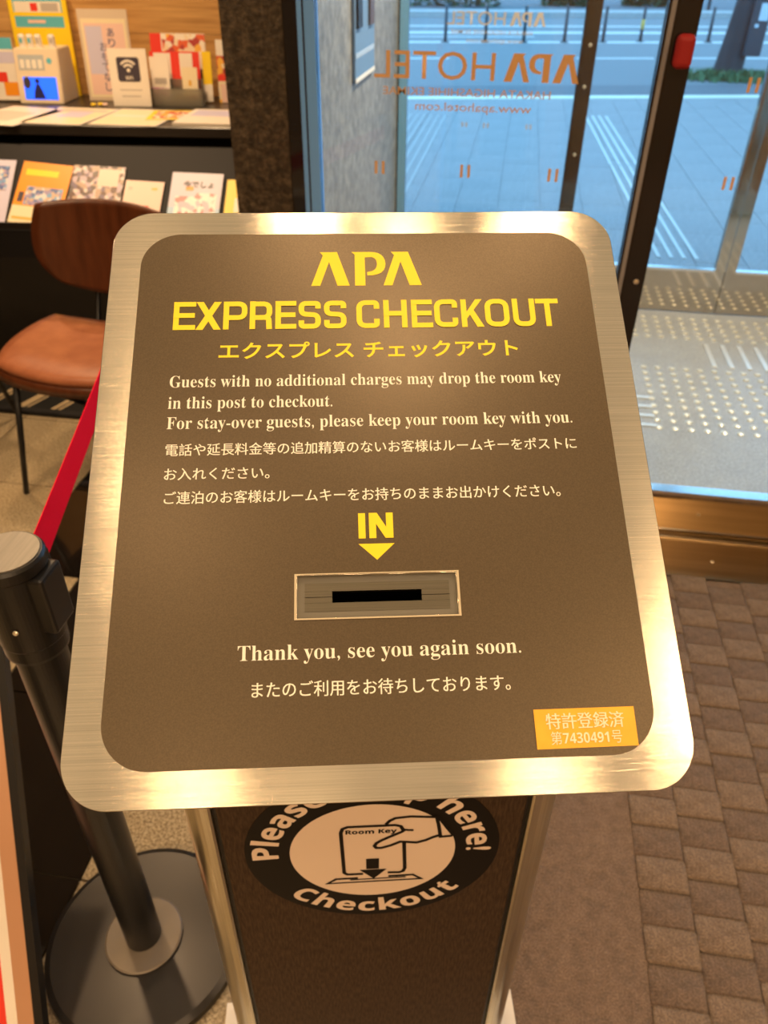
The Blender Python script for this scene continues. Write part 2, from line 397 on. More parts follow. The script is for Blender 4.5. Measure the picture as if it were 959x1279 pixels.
M_ceil = noisy('warm_ceiling', [(0.3, (0.56, 0.50, 0.42)), (0.7, (0.60, 0.54, 0.46))], 4, 0.9)
M_wallw = noisy('beige_wall', [(0.3, (0.34, 0.25, 0.16)), (0.7, (0.40, 0.30, 0.20))], 5, 0.8)
M_walldk = noisy('dark_brown_wall', [(0.3, (0.050, 0.032, 0.020)), (0.7, (0.070, 0.046, 0.030))], 6, 0.5)
M_leaf = noisy('dark_leaves', [(0.3, (0.05, 0.10, 0.05)), (0.7, (0.10, 0.17, 0.08))], 3, 0.7)
M_grass = noisy('roadside_grass', [(0.3, (0.06, 0.16, 0.07)), (0.7, (0.12, 0.25, 0.10))], 8, 0.7)
M_bark = noisy('dark_bark', [(0.3, (0.022, 0.022, 0.026)), (0.7, (0.045, 0.044, 0.05))], 6, 0.85, stretch=(1, 1, 0.15))
M_lampring = mat('lamp_ring', (0.7, 0.66, 0.6), 0.3, 0.4)
M_paper = mat('white_paper', (0.84, 0.78, 0.68), 0.5)
PM = {}
def P_(name, col, rough=0.4, em=0):
    if name not in PM:
        PM[name] = mat('print_' + name, col, rough)
        if em:
            b = bsdf(PM[name]); b.inputs['Emission Color'].default_value = (*col, 1); b.inputs['Emission Strength'].default_value = em
    return PM[name]
def picture(name, cols, scale=30, seed=0):
    if name in PM: return PM[name]
    m = mat('picture_' + name, cols[0], 0.4); v = coords(m)
    vo = N(m, 'ShaderNodeTexVoronoi', i_Scale=scale); L(m, v, vo.inputs['Vector'])
    sp = N(m, 'ShaderNodeSeparateColor'); L(m, vo.outputs['Color'], sp.inputs[0])
    L(m, ramp(m, sp.outputs[0], [(i / len(cols), c) for i, c in enumerate(cols)], 'CONSTANT'), bsdf(m).inputs['Base Color'])
    PM[name] = m; return m

# ------------------------------------------------------------------ the room shell
def struct(name, a, b, m, **k):
    o = box(name, a, b, m, **k); o['kind'] = 'structure'; return o
struct('ceiling', (-4.5, -3.5, CEIL), (2.6, 2.0, CEIL + 0.1), M_ceil)
struct('ceiling', (-4.5, 2.0, CEIL), (-0.62, 4.4, CEIL + 0.1), M_ceil)
struct('ceiling', (-0.62, 2.0, 2.5), (2.6, 4.15, 2.6), M_ceil)
struct('wall_left', (-4.6, -3.5, -0.1), (-4.5, 4.5, CEIL), M_walldk)
struct('wall_right', (2.6, -3.5, -0.1), (2.7, 4.15, CEIL), M_wallw)
struct('wall_back', (-4.5, -3.6, -0.1), (2.6, -3.5, CEIL), M_wallw)
struct('wall_front', (-4.5, 4.4, -0.1), (-0.62, 4.5, CEIL), M_walldk)
struct('wall_vestibule', (-0.585, 2.2, 0), (-0.555, 4.15, CEIL), M_wallst)
struct('trim_4', (-0.592, 2.185, 0), (-0.585, 4.15, CEIL), M_dkpost)        # dark lining on the lobby side
struct('trim_5', (-0.585, 2.185, 0), (-0.555, 2.2, CEIL), M_dkpost)
struct('trim_1', (-0.62, 2.03, 2.3), (2.6, 2.11, CEIL), M_dkmetal)      # header over the inner doors
struct('trim_2', (-0.56, 3.96, 2.3), (2.6, 4.06, 2.5), M_dkmetal)       # header over the outer doors

# lobby floor: mortar bed with every stone tile a piece of its own
floor = struct('floor', (-4.5, -3.5, -0.12), (-0.07, 4.4, -0.012), M_joint)
T = 0.424; J = 0.0022
_tm = {}
def tile(x0, y0, x1, y1, m, parent, z=0.0):
    w, h = round(x1 - x0, 4), round(y1 - y0, 4); key = (w, h, m.name)
    if key not in _tm:
        bm = bmesh.new(); add_box(bm, (0, 0, -0.012), (w - 2 * J, h - 2 * J, 0)); me = finish(bm, 'granite_tile'); me.materials.append(m); _tm[key] = me
    o = bpy.data.objects.new('granite_tile', _tm[key]); COL.objects.link(o); o.parent = parent; o.location = (x0 + J, y0 + J, z)
for r in range(-3, 8):
    y0 = 0.70 + T * r
    for c in range(-6, 3):
        x0 = -1.13 + T * c - (0.23 if r >= 2 else 0)
        x1 = x0 + T
        x1 = min(x1, -0.07)
        if x1 - x0 < 0.05: continue
        if r < 2: blk = (c == 0) or (c < -3 and (c + r) % 2)
        else: blk = (c in (0, 1)) if r < 4 else False
        if r >= 4 and y0 > 2.36: blk = False
        if blk and r == 2 and c == 0:
            pass
        tile(x0, y0, x1, y0 + T, M_grank if blk else M_granb, floor)
    if r >= 2: tile(-1.13 + T * 3 - 0.23, y0, -0.07, y0 + T, M_granb, floor)
# striped mat under the magazine rack with its metal edge
mt = thing('striped_mat', 'black and tan striped floor mat below the magazine rack', 'mat', (-1.75, 2.45, 0.0))
box('mat_base', (-1.6, 0, 0), (1.0, 0.75, 0.012), M_black, mt)
M_stripe = noisy('tan_stripe', [(0.3, (0.34, 0.26, 0.15)), (0.7, (0.42, 0.33, 0.20))], 200, 0.9)
for i in range(18):
    x = -1.55 + i * 0.145
    for w in ((0, 0.022), (0.032, 0.044)) if i % 2 else ((0, 0.035), (0.045, 0.055)):
        me = poly_mesh([[(x + w[0], 0.01), (x + w[1], 0.01), (x + w[1] + 0.25, 0.74), (x + w[0] + 0.25, 0.74)]], 0.0125)
        mesh_obj('stripe', me, M_stripe, mt)
box('edge_strip', (-1.6, -0.03, 0), (1.0, 0.0, 0.02), M_shelfgry, mt, bev=0.004)

# carpet
cp = thing('carpet', 'taupe carpet with cut block pattern by the glass door', 'carpet', (-0.07, -3.5, 0))
box('carpet_pile', (0, 0, -0.05), (2.67, 5.34, 0.0), M_carpet, cp)
cells = {}
random.seed(3)
for k, mm in (('l', M_carpl), ('d', M_carpd)):
    bm = bmesh.new(); add_box(bm, (-0.0489, -0.0350, -0.006), (0.0489, 0.0350, 0.0), bev=0.0055, seg=2)
    for v_ in bm.verts:
        if v_.co.z > -0.003: v_.co.z += 0.0015 * (1 - (v_.co.x / 0.05) ** 2)
    me = finish(bm, 'carpet_block', smooth=True); me.materials.append(mm); cells[k] = me
for c in range(13):
    for r in range(21):
        x = 0.4385 + c * 0.0983; y = 0.40 + r * 0.0705 + (0.035 if c % 2 else 0)
        if y > 1.81: continue
        k = 'l' if (r + (c // 2)) % 2 else 'd'
        if c > 9 and y < 0.9: continue
        o = bpy.data.objects.new('carpet_block', cells[k]); COL.objects.link(o); o.parent = cp
        o.location = (x + 0.07, y + 3.5, 0.0065 if k == 'l' else 0.0035)
box('carpet_bed', (-0.07, 1.845, -0.05), (2.6, 2.16, -0.006), M_dkmetal)['kind'] = 'structure'
th = struct('trim_3', (-0.55, 1.845, -0.006), (2.6, 2.15, 0.002), M_brass)   # brushed threshold plate
th['label'] = 'brushed brass threshold plate in front of the glass door'
for x in (0.02, 0.72, 1.42):
    lathe('screw', [(0, 0.0045), (0.004, 0.004), (0.006, 0.002)], M_stud, th, seg=16, loc=(x, 1.93, 0))
box('guide_rail', (-0.5, 2.028, 0.002), (2.6, 2.036, 0.007), M_silver, th)

# vestibule floor with tactile studs and bars
vf = struct('floor', (-0.62, 2.15, -0.12), (2.6, 4.2, 0.0), M_vest)
def lathe_mesh(prof, seg, mats):
    o = lathe('x', prof, None, seg=seg); me = o.data; bpy.data.objects.remove(o)
    for q in mats: me.materials.append(q)
    return me
stud = lathe_mesh([(0.0, 0.0048), (0.006, 0.0048), (0.0065, 0.0035), (0.0085, 0.0035), (0.009, 0.005), (0.0125, 0.0035), (0.014, 0.0)], 14, [M_stud, M_studc])
for p in stud.polygons:
    if p.center.length < 0.0065 and p.center.z > 0.004: p.material_index = 1
for v0, nrow in ((2.744, 10), (3.642, 5)):
    for r in range(nrow):
        for c in range(15):
            o = bpy.data.objects.new('tactile_stud', stud); COL.objects.link(o); o.parent = vf
            o.location = (0.667 + 0.0607 * c, v0 + 0.0605 * r, 0)
def bar_mesh(l, w=0.022, h=0.005):
    bm = bmesh.new(); add_box(bm, (-w / 2, -l / 2, 0), (w / 2, l / 2, h), bev=0.002); me = finish(bm, 'b'); me.materials.append(M_bar); return me
bm26, bm3 = bar_mesh(0.25), bar_mesh(0.5, 0.02)
for i in range(4):
    o = bpy.data.objects.new('guide_bar', bm26); COL.objects.link(o); o.parent = vf; o.location = (0.981 + 0.075 * i, 3.46, 0)
    o = bpy.data.objects.new('guide_bar', bm26); COL.objects.link(o); o.parent = vf; o.location = (0.535, 2.753 + 0.078 * i, 0); o.rotation_euler = (0, 0, PI / 2)
box('drain_strip', (-0.56, 4.02, 0.0), (2.6, 4.05, 0.002), M_silver, vf)

# ------------------------------------------------------------------ glass doors
def door(name, label, x0, x1, V, rail, stiles, top=2.3, thick=0.012, railm=None, glass_x=None, edges=()):
    d = thing(name, label, None, (x0, V, 0)); d['kind'] = 'structure'
    w = x1 - x0; gx = glass_x or (0, w)
    box('glass', (gx[0], -thick / 2, rail), (gx[1], thick / 2, top), M_glass, d)
    box('bottom_rail', (0, -0.018, 0.006), (w, 0.018, rail), railm or M_mirror, d)
    box('glass_bead', (gx[0], -0.020, rail), (gx[1], 0.020, rail + 0.012), M_silver, d)
    box('top_rail', (0, -0.018, top - 0.06), (w, 0.018, top), M_dkmetal, d)
    for (a, b, m, dep) in stiles: box('stile', (a, -dep, 0.006), (b, dep, top), m, d)
    return d
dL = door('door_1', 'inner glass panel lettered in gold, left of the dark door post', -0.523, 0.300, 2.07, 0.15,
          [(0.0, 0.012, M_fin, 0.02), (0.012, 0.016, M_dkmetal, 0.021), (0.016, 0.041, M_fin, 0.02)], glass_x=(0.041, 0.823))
dR = door('door_2', 'inner glass door behind the right edge of the checkout sign', 0.300, 1.55, 2.07, 0.15,
          [(0.0, 0.006, M_dkmetal, 0.02), (0.006, 0.016, M_postedge, 0.022), (0.016, 0.022, M_dkmetal, 0.02), (0.022, 0.070, M_dkpost, 0.019)], glass_x=(0.07, 1.25))
dR2 = door('door_3', 'inner glass door by the right wall', 1.56, 2.6, 2.07, 0.15, [(0.0, 0.06, M_mirror2, 0.02)])
lathe('screw', [(0, 0.003), (0.006, 0.002), (0.007, 0)], M_stud, dR, seg=14, loc=(0.05, -0.019, 0.80), rot=(PI / 2, 0, 0))
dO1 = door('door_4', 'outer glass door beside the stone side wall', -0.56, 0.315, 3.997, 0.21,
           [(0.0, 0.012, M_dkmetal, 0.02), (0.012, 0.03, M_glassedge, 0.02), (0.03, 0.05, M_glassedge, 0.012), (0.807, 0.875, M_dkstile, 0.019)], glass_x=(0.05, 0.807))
for z in (1.39, 1.16, 1.0, 0.72):
    lathe('bolt', [(0, 0.004), (0.006, 0.003), (0.008, 0)], M_stud, dO1, seg=12, loc=(0.845, -0.019, z), rot=(PI / 2, 0, 0))
dO2 = door('door_5', 'outer glass door behind the tactile studs', 0.315, 1.090, 3.997, 0.21, [(0.728, 0.775, M_mirror, 0.019)], glass_x=(0.0, 0.728))
dO3 = door('door_6', 'outermost right glass door of the vestibule', 1.094, 2.6, 3.997, 0.21, [(0.0, 0.047, M_mirror, 0.019)], glass_x=(0.047, 1.506))
box('bolt_plate', (0.004, -0.012, 0.40), (0.022, -0.002, 0.44), M_silver, dO1)

# gold lettering printed on the glass, read from outside, so mirrored from here
def glass_text(door_, V, z0, cap, xL, xR, mat_, sub_m, www=True, k=1.0):
    ox, oy = door_.location.x, door_.location.y
    def put(me, name, m, z=0):
        for v_ in me.vertices: v_.co = (v_.co.x - ox, -0.0075 if V < 3 else -0.0075, v_.co.y)
        mesh_obj(name, me, m, door_)
    W_ = xR - xL
    # reading order runs right to left seen from the lobby
    put(apa_mesh(xR - 0.36 * W_, xR, z0, cap, True), 'logo_lettering', mat_)
    put(fit(text_mesh('HOTEL', 0.004), xL, xR - 0.405 * W_, z0, cap, 'ink', True), 'hotel_lettering', mat_)
    put(fit(text_mesh('HAKATA HIGASHIHIE EKIMAE', 0.002), xL + 0.045 * W_, xR - 0.125 * W_, z0 - 0.034 * k, 0.017 * k, 'ink', True), 'address_lettering', sub_m)
    if www: put(fit(text_mesh('www.apahotel.com', 0.002), xL + 0.21 * W_, xR - 0.21 * W_, z0 - 0.071 * k, 0.024 * k, 'ink', True), 'web_lettering', sub_m)
glass_text(dL, 2.07, 1.246, 0.058, -0.344, 0.133, M_gold, M_gold)
glass_text(dO1, 3.997, 1.222, 0.052, -0.343, 0.085, M_tan, M_tan)
def mark(door_, x, z, m=M_gold, h=0.030):
    ox = door_.location.x
    me = poly_mesh([[(x - 0.013 - ox, 0), (x - 0.006 - ox, 0), (x - 0.006 - ox, h), (x - 0.013 - ox, h)], [(x + 0.005 - ox, 0), (x + 0.012 - ox, 0), (x + 0.012 - ox, h), (x + 0.005 - ox, h)]])
    for v_ in me.vertices: v_.co = (v_.co.x, -0.0076, v_.co.y + z - h / 2)
    mesh_obj('safety_mark', me, m, door_)
for x in (-0.329, -0.113, 0.103): mark(dL, x, 1.047)
for x in (0.518,): mark(dR, x, 1.047); mark(dR, x, 1.255)
for x in (-0.237, -0.137, 0.06): mark(dO1, x, 0.828, M_tan, 0.02)
box('red_block', (0.028, -0.05, 1.285), (0.068, -0.019, 1.352), mat('plain_red', (0.36, 0.010, 0.008), 0.6), dR, bev=0.012, seg=3)  # plain rounded block for an unidentified red item

# notice plaque on the grey side wall with two hanging strips
pq = thing('wall_plaque', 'blue notice plaque with dark vertical strips on grey stone wall', 'plaque', (-0.555, 3.07, 1.125))
box('plaque_board', (0, -0.19, 0), (0.012, 0.19, 0.5), P_('slate_blue', (0.16, 0.27, 0.42)), pq, bev=0.002)
box('plaque_edge', (0.012, -0.19, 0), (0.014, 0.19, 0.012), M_paper, pq)
box('printed_band', (0.012, -0.18, 0.07), (0.0135, 0.18, 0.085), P_('pale_blue', (0.45, 0.55, 0.68)), pq)
box('dark_strip', (0.012, -0.17, 0.155), (0.02, -0.09, 0.5), M_black, pq)
box('dark_strip', (0.012, 0.06, 0.150), (0.02, 0.15, 0.5), P_('brown', (0.10, 0.05, 0.03)), pq)

# ------------------------------------------------------------------ stone column and back wall of the counter
colm = thing('stone_column', 'rough brown stone pillar between the counter and the glass door', 'column', (-0.86, 2.75, 0))
bm = bmesh.new(); add_box(bm, (-0.090, 0, 0), (0.113, 0.22, CEIL)); mesh_obj('stone_shaft', finish(bm), M_colst, colm)
box('metal_edge', (0.113, -0.006, 0), (0.142, 0.22, CEIL), M_dkmetal, colm)

ang = math.atan(0.12)
cu, su = math.cos(ang), math.sin(ang)
def CW(x, y, z=0.9):    # counter frame -> world
    return (-2.07 + x * cu - y * su, 3.176 + x * su + y * cu, z)
ct = thing('display_counter', 'dark display counter with wood backboard left of the stone pillar', 'counter', (-2.07, 3.176, 0), ang)
box('countertop', (-1.6, 0.0, 0.86), (1.13, 0.80, 0.9), M_counter, ct, bev=0.003)
box('cabinet_body', (-1.6, 0.13, 0.0), (1.13, 0.80, 0.86), M_shelfblk, ct)
bk = box('backboard', (-1.6, 0.80, 0.86), (1.13, 0.84, 2.2), M_joint, ct)
for i in range(9):
    z = 0.862 + i * 0.148
    box('oak_board', (-1.6, 0.786, z), (1.13, 0.80, z + 0.146), M_wood, bk)
rk = thing('magazine_rack', 'charcoal sloping magazine rack below the counter', 'rack', (-1.9, 2.87, 0), ang)
bm = bmesh.new()
prof = [(-0.02, 0.5834), (0.285, 0.8369), (0.30, 0.8369), (0.30, 0.05), (0.02, 0.05), (-0.02, 0.58)]
for s in (0,):
    A_ = [bm.verts.new((-1.6, p[0], p[1] - 0.004)) for p in prof]; B_ = [bm.verts.new((0.93, p[0], p[1] - 0.004)) for p in prof]
    bm.faces.new(A_); bm.faces.new(B_[::-1])
    for i in range(len(prof)): bm.faces.new((A_[i], B_[i], B_[(i + 1) % len(prof)], A_[(i + 1) % len(prof)]))
mesh_obj('sloped_shelf', finish(bm), M_shelfgry, rk)
box('front_lip', (-1.6, -0.028, 0.585), (0.93, -0.018, 0.612), M_shelfblk, rk, bev=0.002)
box('base_front', (-1.6, -0.012, 0.05), (0.93, 0.016, 0.58), M_shelfblk, rk)

# ------------------------------------------------------------------ printed matter
def sheet(name, label, cat, w, h, t, patches, mtx, group=None, base=None):
    """paper body and raised-by-nothing print: patches = (x0,y0,x1,y1,material) in fractions of the sheet"""
    o = box(name, (0, 0, 0), (w, h, t), base or M_paper); tag(o, label, cat, group); o.matrix_world = mtx
    ms = []; bm = bmesh.new()
    for i, (x0, y0, x1, y1, m) in enumerate(patches):
        if m not in ms: ms.append(m)
        zz = t + 0.0003 + i * 0.00015
        f = bm.faces.new([bm.verts.new(p) for p in ((x0 * w, y0 * h, zz), (x1 * w, y0 * h, zz), (x1 * w, y1 * h, zz), (x0 * w, y1 * h, zz))])
        f.material_index = ms.index(m)
    if patches: mesh_obj('printed_design', finish(bm, recalc=False), ms, o)
    return o
rack_tilt = math.atan2(0.64, 0.77)
def rack_m(x, y, rz=0.0):
    r = Matrix.Translation((-1.9, 2.87, 0.6)) @ Matrix.Rotation(ang, 4, 'Z') @ Matrix.Rotation(rack_tilt, 4, 'X')
    return r @ Matrix.Translation((x, y, 0.0015)) @ Matrix.Rotation(rz, 4, 'Z')
orange = P_('orange', (0.90, 0.33, 0.02)); cream = P_('cream', (0.85, 0.74, 0.5)); blue = P_('blue', (0.12, 0.25, 0.62)); pink = P_('pink', (0.85, 0.60, 0.52))
lilac = P_('lilac', (0.62, 0.60, 0.78)); sky = P_('skyblue', (0.40, 0.60, 0.85)); yel = P_('yellow', (0.95, 0.68, 0.02)); red = P_('red', (0.80, 0.05, 0.03)); dk = P_('ink', (0.06, 0.05, 0.07)); wht = P_('white', (0.86, 0.80, 0.70))
teal = P_('teal', (0.12, 0.50, 0.62)); grey = P_('grey', (0.5, 0.46, 0.42)); gold = P_('goldprint', (0.75, 0.45, 0.08))
crowd = picture('crowd', [(0.10, 0.08, 0.08), (0.45, 0.32, 0.25), (0.16, 0.12, 0.2), (0.70, 0.6, 0.6), (0.12, 0.06, 0.05), (0.5, 0.4, 0.5)], 55)
town = picture('town', [(0.12, 0.18, 0.42), (0.7, 0.7, 0.75), (0.35, 0.3, 0.5), (0.2, 0.4, 0.7), (0.6, 0.45, 0.35)], 70)
food = picture('food', [(0.75, 0.14, 0.05), (0.85, 0.72, 0.5), (0.45, 0.06, 0.05), (0.9, 0.5, 0.08), (0.88, 0.82, 0.7)], 45)
flower = picture('flower', [(0.75, 0.2, 0.55), (0.86, 0.76, 0.75), (0.6, 0.12, 0.5), (0.85, 0.55, 0.65)], 60)
glyph = picture('glyphs', [(0.86, 0.86, 0.86), (0.85, 0.83, 0.86), (0.72, 0.22, 0.25), (0.5, 0.5, 0.66)], 50)
G = 'magazines on the sloping rack'
sheet('magazine', 'lilac and blue magazine at the left end of the sloping rack', 'magazine', 0.20, 0.285, 0.004, [(0, 0, 1, 1, lilac), (0.1, 0.5, 0.9, 0.9, town), (0.1, 0.1, 0.8, 0.4, glyph)], rack_m(-0.255, 0.005, -0.02), G)
sheet('magazine', 'orange magazine with a town picture on the sloping rack', 'magazine', 0.205, 0.28, 0.004, [(0, 0, 1, 1, orange), (0, 0.0, 1, 0.28, cream), (0.1, 0.78, 0.75, 0.88, yel), (0.2, 0.30, 0.92, 0.60, town), (0.07, 0.34, 0.17, 0.5, dk), (0.05, 0.06, 0.5, 0.1, gold)], rack_m(-0.045, 0.005, -0.10), G)
sheet('magazine', 'dark magazine with a busy crowd picture beside the orange one', 'magazine', 0.21, 0.27, 0.004, [(0, 0, 1, 1, crowd), (0.5, 0.66, 0.9, 0.95, pink), (0.1, 0.2, 0.9, 0.32, lilac)], rack_m(0.178, 0.0, -0.04), G)
sheet('magazine', 'plain pink booklet in the middle of the sloping rack', 'magazine', 0.155, 0.20, 0.003, [(0, 0, 1, 1, pink), (0.1, 0.78, 0.2, 0.86, grey), (0.7, 0.80, 0.85, 0.86, gold), (0.3, 0.4, 0.7, 0.44, red)], rack_m(0.396, 0.005, -0.05), G)
bl = sheet('magazine', 'pale blue and lilac magazine with red figures near the pillar', 'magazine', 0.205, 0.24, 0.004, [(0, 0, 1, 1, lilac), (0, 0, 1, 0.34, sky), (0.12, 0.10, 0.55, 0.55, glyph), (0.50, 0.22, 0.92, 0.62, glyph), (0.3, 0.66, 0.45, 0.74, orange)], rack_m(0.583, 0.005, -0.03), G)
mesh_obj('title_lettering', fit(text_mesh('今でしょ', 0.02), 0.05, 0.17, 0.172, 0.030), dk, bl, loc=(0, 0, 0.0062))
sheet('magazine', 'yellow leaflet at the pillar end of the sloping rack', 'magazine', 0.075, 0.21, 0.003, [(0, 0, 1, 1, yel), (0.5, 0.3, 1, 0.6, wht)], rack_m(0.808, 0.005, -0.02), G)

def flat_m(x, y, rz, z=0.9005): p = CW(x, y, z); return Matrix.Translation(p) @ Matrix.Rotation(ang + rz, 4, 'Z')
GP = 'papers lying along the counter'
sheet('paper', 'cream leaflet at the far left end of the counter', 'leaflet', 0.30, 0.40, 0.002, [(0.05, 0.05, 0.95, 0.95, wht), (0.1, 0.2, 0.7, 0.7, pink)], flat_m(-0.22, 0.03, -0.25), GP)
sheet('paper', 'cream and lilac leaflet lying below the blue screen', 'leaflet', 0.28, 0.38, 0.002, [(0.04, 0.04, 0.96, 0.96, cream), (0.35, 0.4, 0.75, 0.8, lilac), (0.1, 0.75, 0.9, 0.9, pink)], flat_m(0.05, 0.03, -0.12), GP)
sheet('paper', 'plain cream sheet lying in front of the wireless network sign', 'leaflet', 0.29, 0.37, 0.002, [(0.03, 0.03, 0.97, 0.97, cream), (0.1, 0.5, 0.6, 0.6, wht)], flat_m(0.35, 0.02, -0.08), GP)
sheet('paper', 'colourful food leaflet lying in front of the red brochure stand', 'leaflet', 0.21, 0.22, 0.002, [(0, 0, 1, 1, yel), (0.1, 0.1, 0.9, 0.9, food), (0.6, 0.2, 0.95, 0.5, pink)], flat_m(0.56, 0.12, 0.10, 0.903), GP)
sheet('paper', 'stack of pale lilac leaflets at the pillar end of the counter', 'leaflet', 0.24, 0.33, 0.012, [(0, 0, 1, 1, wht), (0.1, 0.5, 0.9, 0.9, lilac)], flat_m(0.70, 0.02, -0.06), GP)

def stand_m(x, y, z, lean, rz=0): return Matrix.Translation(CW(x, y, z)) @ Matrix.Rotation(ang + rz, 4, 'Z') @ Matrix.Rotation(PI / 2 - lean, 4, 'X')
# wireless sign
o = sheet('wireless_sign', 'white standing card with a black wireless symbol on counter', 'sign', 0.172, 0.225, 0.004, [(0.05, 0.02, 0.95, 0.98, wht), (0.22, 0.28, 0.8, 0.30, grey), (0.25, 0.17, 0.75, 0.19, grey)], stand_m(0.325, 0.455, 0.902, 0.10))
ic = mesh_obj('symbol_panel', curve_mesh([rrect(0.037, 0.098, 0.137, 0.192, 0.01, 5)]), dk, o, loc=(0, 0, 0.0056))
parts = []
for r_ in (0.040, 0.0245):
    parts.append(stroke([(0.087 + r_ * math.cos(math.radians(a)), 0.138 + r_ * math.sin(math.radians(a))) for a in range(40, 141, 10)], 0.0085))
parts.append(curve_mesh([circ(0.0075, 20, 0.087, 0.142)]))
parts.append(fit(text_mesh(sansb('WiFi')), 0.070, 0.104, 0.106, 0.014))
mesh_obj('wireless_symbol', join(parts), wht, ic, loc=(0, 0, 0.0006))
sup = box('card_support', (0.05, 0.02, -0.05), (0.12, 0.024, 0.0), M_paper, o)
# framed poster in acrylic
o = sheet('poster_stand', 'beige calligraphy poster in a tall clear stand on the counter', 'poster', 0.225, 0.36, 0.006, [(0.05, 0.04, 0.95, 0.90, cream), (0.10, 0.07, 0.9, 0.85, pink), (0.12, 0.3, 0.45, 0.82, lilac), (0.5, 0.1, 0.85, 0.5, cream)], stand_m(0.165, 0.60, 0.902, 0.10), base=P_('frame_beige', (0.66, 0.55, 0.42)))
ks = ['ようこそ', '博多']
ps = []
for ci, (s_, x) in enumerate((('ありがとう', 0.125), ('おもてなし', 0.085))):
    for i, ch in enumerate(s_): ps.append(fit(text_mesh(ch, 0.01), x, x + 0.032, (0.255 if ci == 0 else 0.20) - i * 0.040, 0.034))
mesh_obj('calligraphy', join(ps), P_('slate', (0.20, 0.2, 0.32)), o, loc=(0, 0, 0.0075))
# yellow board
o = sheet('yellow_board', 'tall yellow advertising board behind the charger dispenser', 'sign', 0.27, 0.42, 0.01, [(0, 0, 1, 1, yel), (0.08, 0.66, 0.92, 0.985, teal), (0.0, 0.765, 1.0, 0.80, yel), (0.10, 0.80, 0.90, 0.90, wht), (0.38, 0.81, 0.5, 0.885, red), (0.56, 0.81, 0.85, 0.885, grey), (0.3, 0.70, 0.6, 0.73, pink)], stand_m(-0.19, 0.725, 0.902, 0.09), base=yel)
# blue-red leaflet stand at far left
o = sheet('leaflet_stand', 'teal and orange leaflet standing left of the charger dispenser', 'leaflet', 0.115, 0.25, 0.006, [(0, 0, 1, 1, wht), (0, 0.82, 1, 1, teal), (0, 0.6, 1, 0.78, lilac), (0.1, 0.3, 0.6, 0.46, red), (0.4, 0.08, 1, 0.3, orange)], stand_m(-0.255, 0.56, 0.902, 0.12))
box('stand_foot', (0.0, 0, -0.06), (0.115, 0.004, 0.035), M_clear, o)
# charger dispenser
dp = thing('charger_dispenser', 'cream phone charger dispenser with a blue screen on the counter', 'dispenser', CW(-0.12, 0.49), ang)
bm = bmesh.new(); vs = [bm.verts.new(p) for p in ((0, 0, 0), (0.20, 0, 0), (0.20, 0.2, 0), (0, 0.2, 0), (0.0, 0.045, 0.215), (0.20, 0.045, 0.215), (0.20, 0.2, 0.215), (0, 0.2, 0.215))]
for f in ((0, 3, 2, 1), (4, 5, 6, 7), (0, 1, 5, 4), (1, 2, 6, 5), (2, 3, 7, 6), (3, 0, 4, 7)): bm.faces.new([vs[i] for i in f])
bmesh.ops.bevel(bm, geom=bm.edges[:], offset=0.004, segments=2, affect='EDGES')
mesh_obj('body', finish(bm), P_('casing', (0.80, 0.68, 0.50)), dp)
fr = (PI / 2 - math.atan2(0.045, 0.215), 0, 0)
sc_ = mesh_obj('screen', curve_mesh([rrect(0.028, 0.018, 0.180, 0.108, 0.002, 3)]), P_('screen_blue', (0.015, 0.10, 0.85), 0.3, 1.3), dp, loc=(0, -0.0008, 0), rot=fr)
mesh_obj('screen_figure', join([curve_mesh([circ(0.010, 16, 0.092, 0.092)]), poly_mesh([[(0.068, 0.022), (0.122, 0.022), (0.112, 0.05), (0.098, 0.08), (0.086, 0.08), (0.074, 0.05)]])]), P_('figure', (0.02, 0.02, 0.12), 0.4), sc_, loc=(0, 0, 0.0006))
mesh_obj('screen_dark_figure', curve_mesh([circ(0.016, 16, 0.045, 0.085, 0.024)]), dk, sc_, loc=(0, 0, 0.0006))  # dark oval shape in the screen image
pl = mesh_obj('instruction_label', curve_mesh([rrect(0.018, 0.135, 0.135, 0.195, 0.002, 3)]), P_('labelgrey', (0.45, 0.50, 0.52)), dp, loc=(0, -0.0008, 0), rot=fr)
mesh_obj('label_print', join([poly_mesh([[(x, 0.142), (x + 0.018, 0.142), (x + 0.018, 0.176), (x, 0.176)]]) for x in (0.026, 0.053, 0.080, 0.107)]), wht, pl, loc=(0, 0, 0.0005))
mesh_obj('blue_badge', curve_mesh([circ(0.012, 20, 0.158, 0.172)]), teal, dp, loc=(0, -0.0008, 0), rot=fr)
for i, x in enumerate((0.03, 0.067, 0.104, 0.165)):
    c_ = tag(thing('charger_plug', ['white plug-in charger standing leftmost on the dispenser', 'white plug-in charger second from left on the dispenser', 'white plug-in charger third from left on the dispenser', 'white plug-in charger alone at the right of the dispenser'][i], 'charger', (0, 0, 0), 0), group='chargers on the dispenser')
    p = CW(-0.12 + x, 0.50 + 0.085, 1.115); c_.location = p; c_.rotation_euler = (0, 0, ang)
    lathe('body', [(0.0, 0), (0.015, 0), (0.015, 0.042), (0.011, 0.050), (0, 0.050)], P_('charger', (0.80, 0.76, 0.70)), c_, seg=20)
    box('badge', (-0.005, -0.0158, 0.018), (0.007, -0.0148, 0.036), teal if i < 2 else grey, c_)
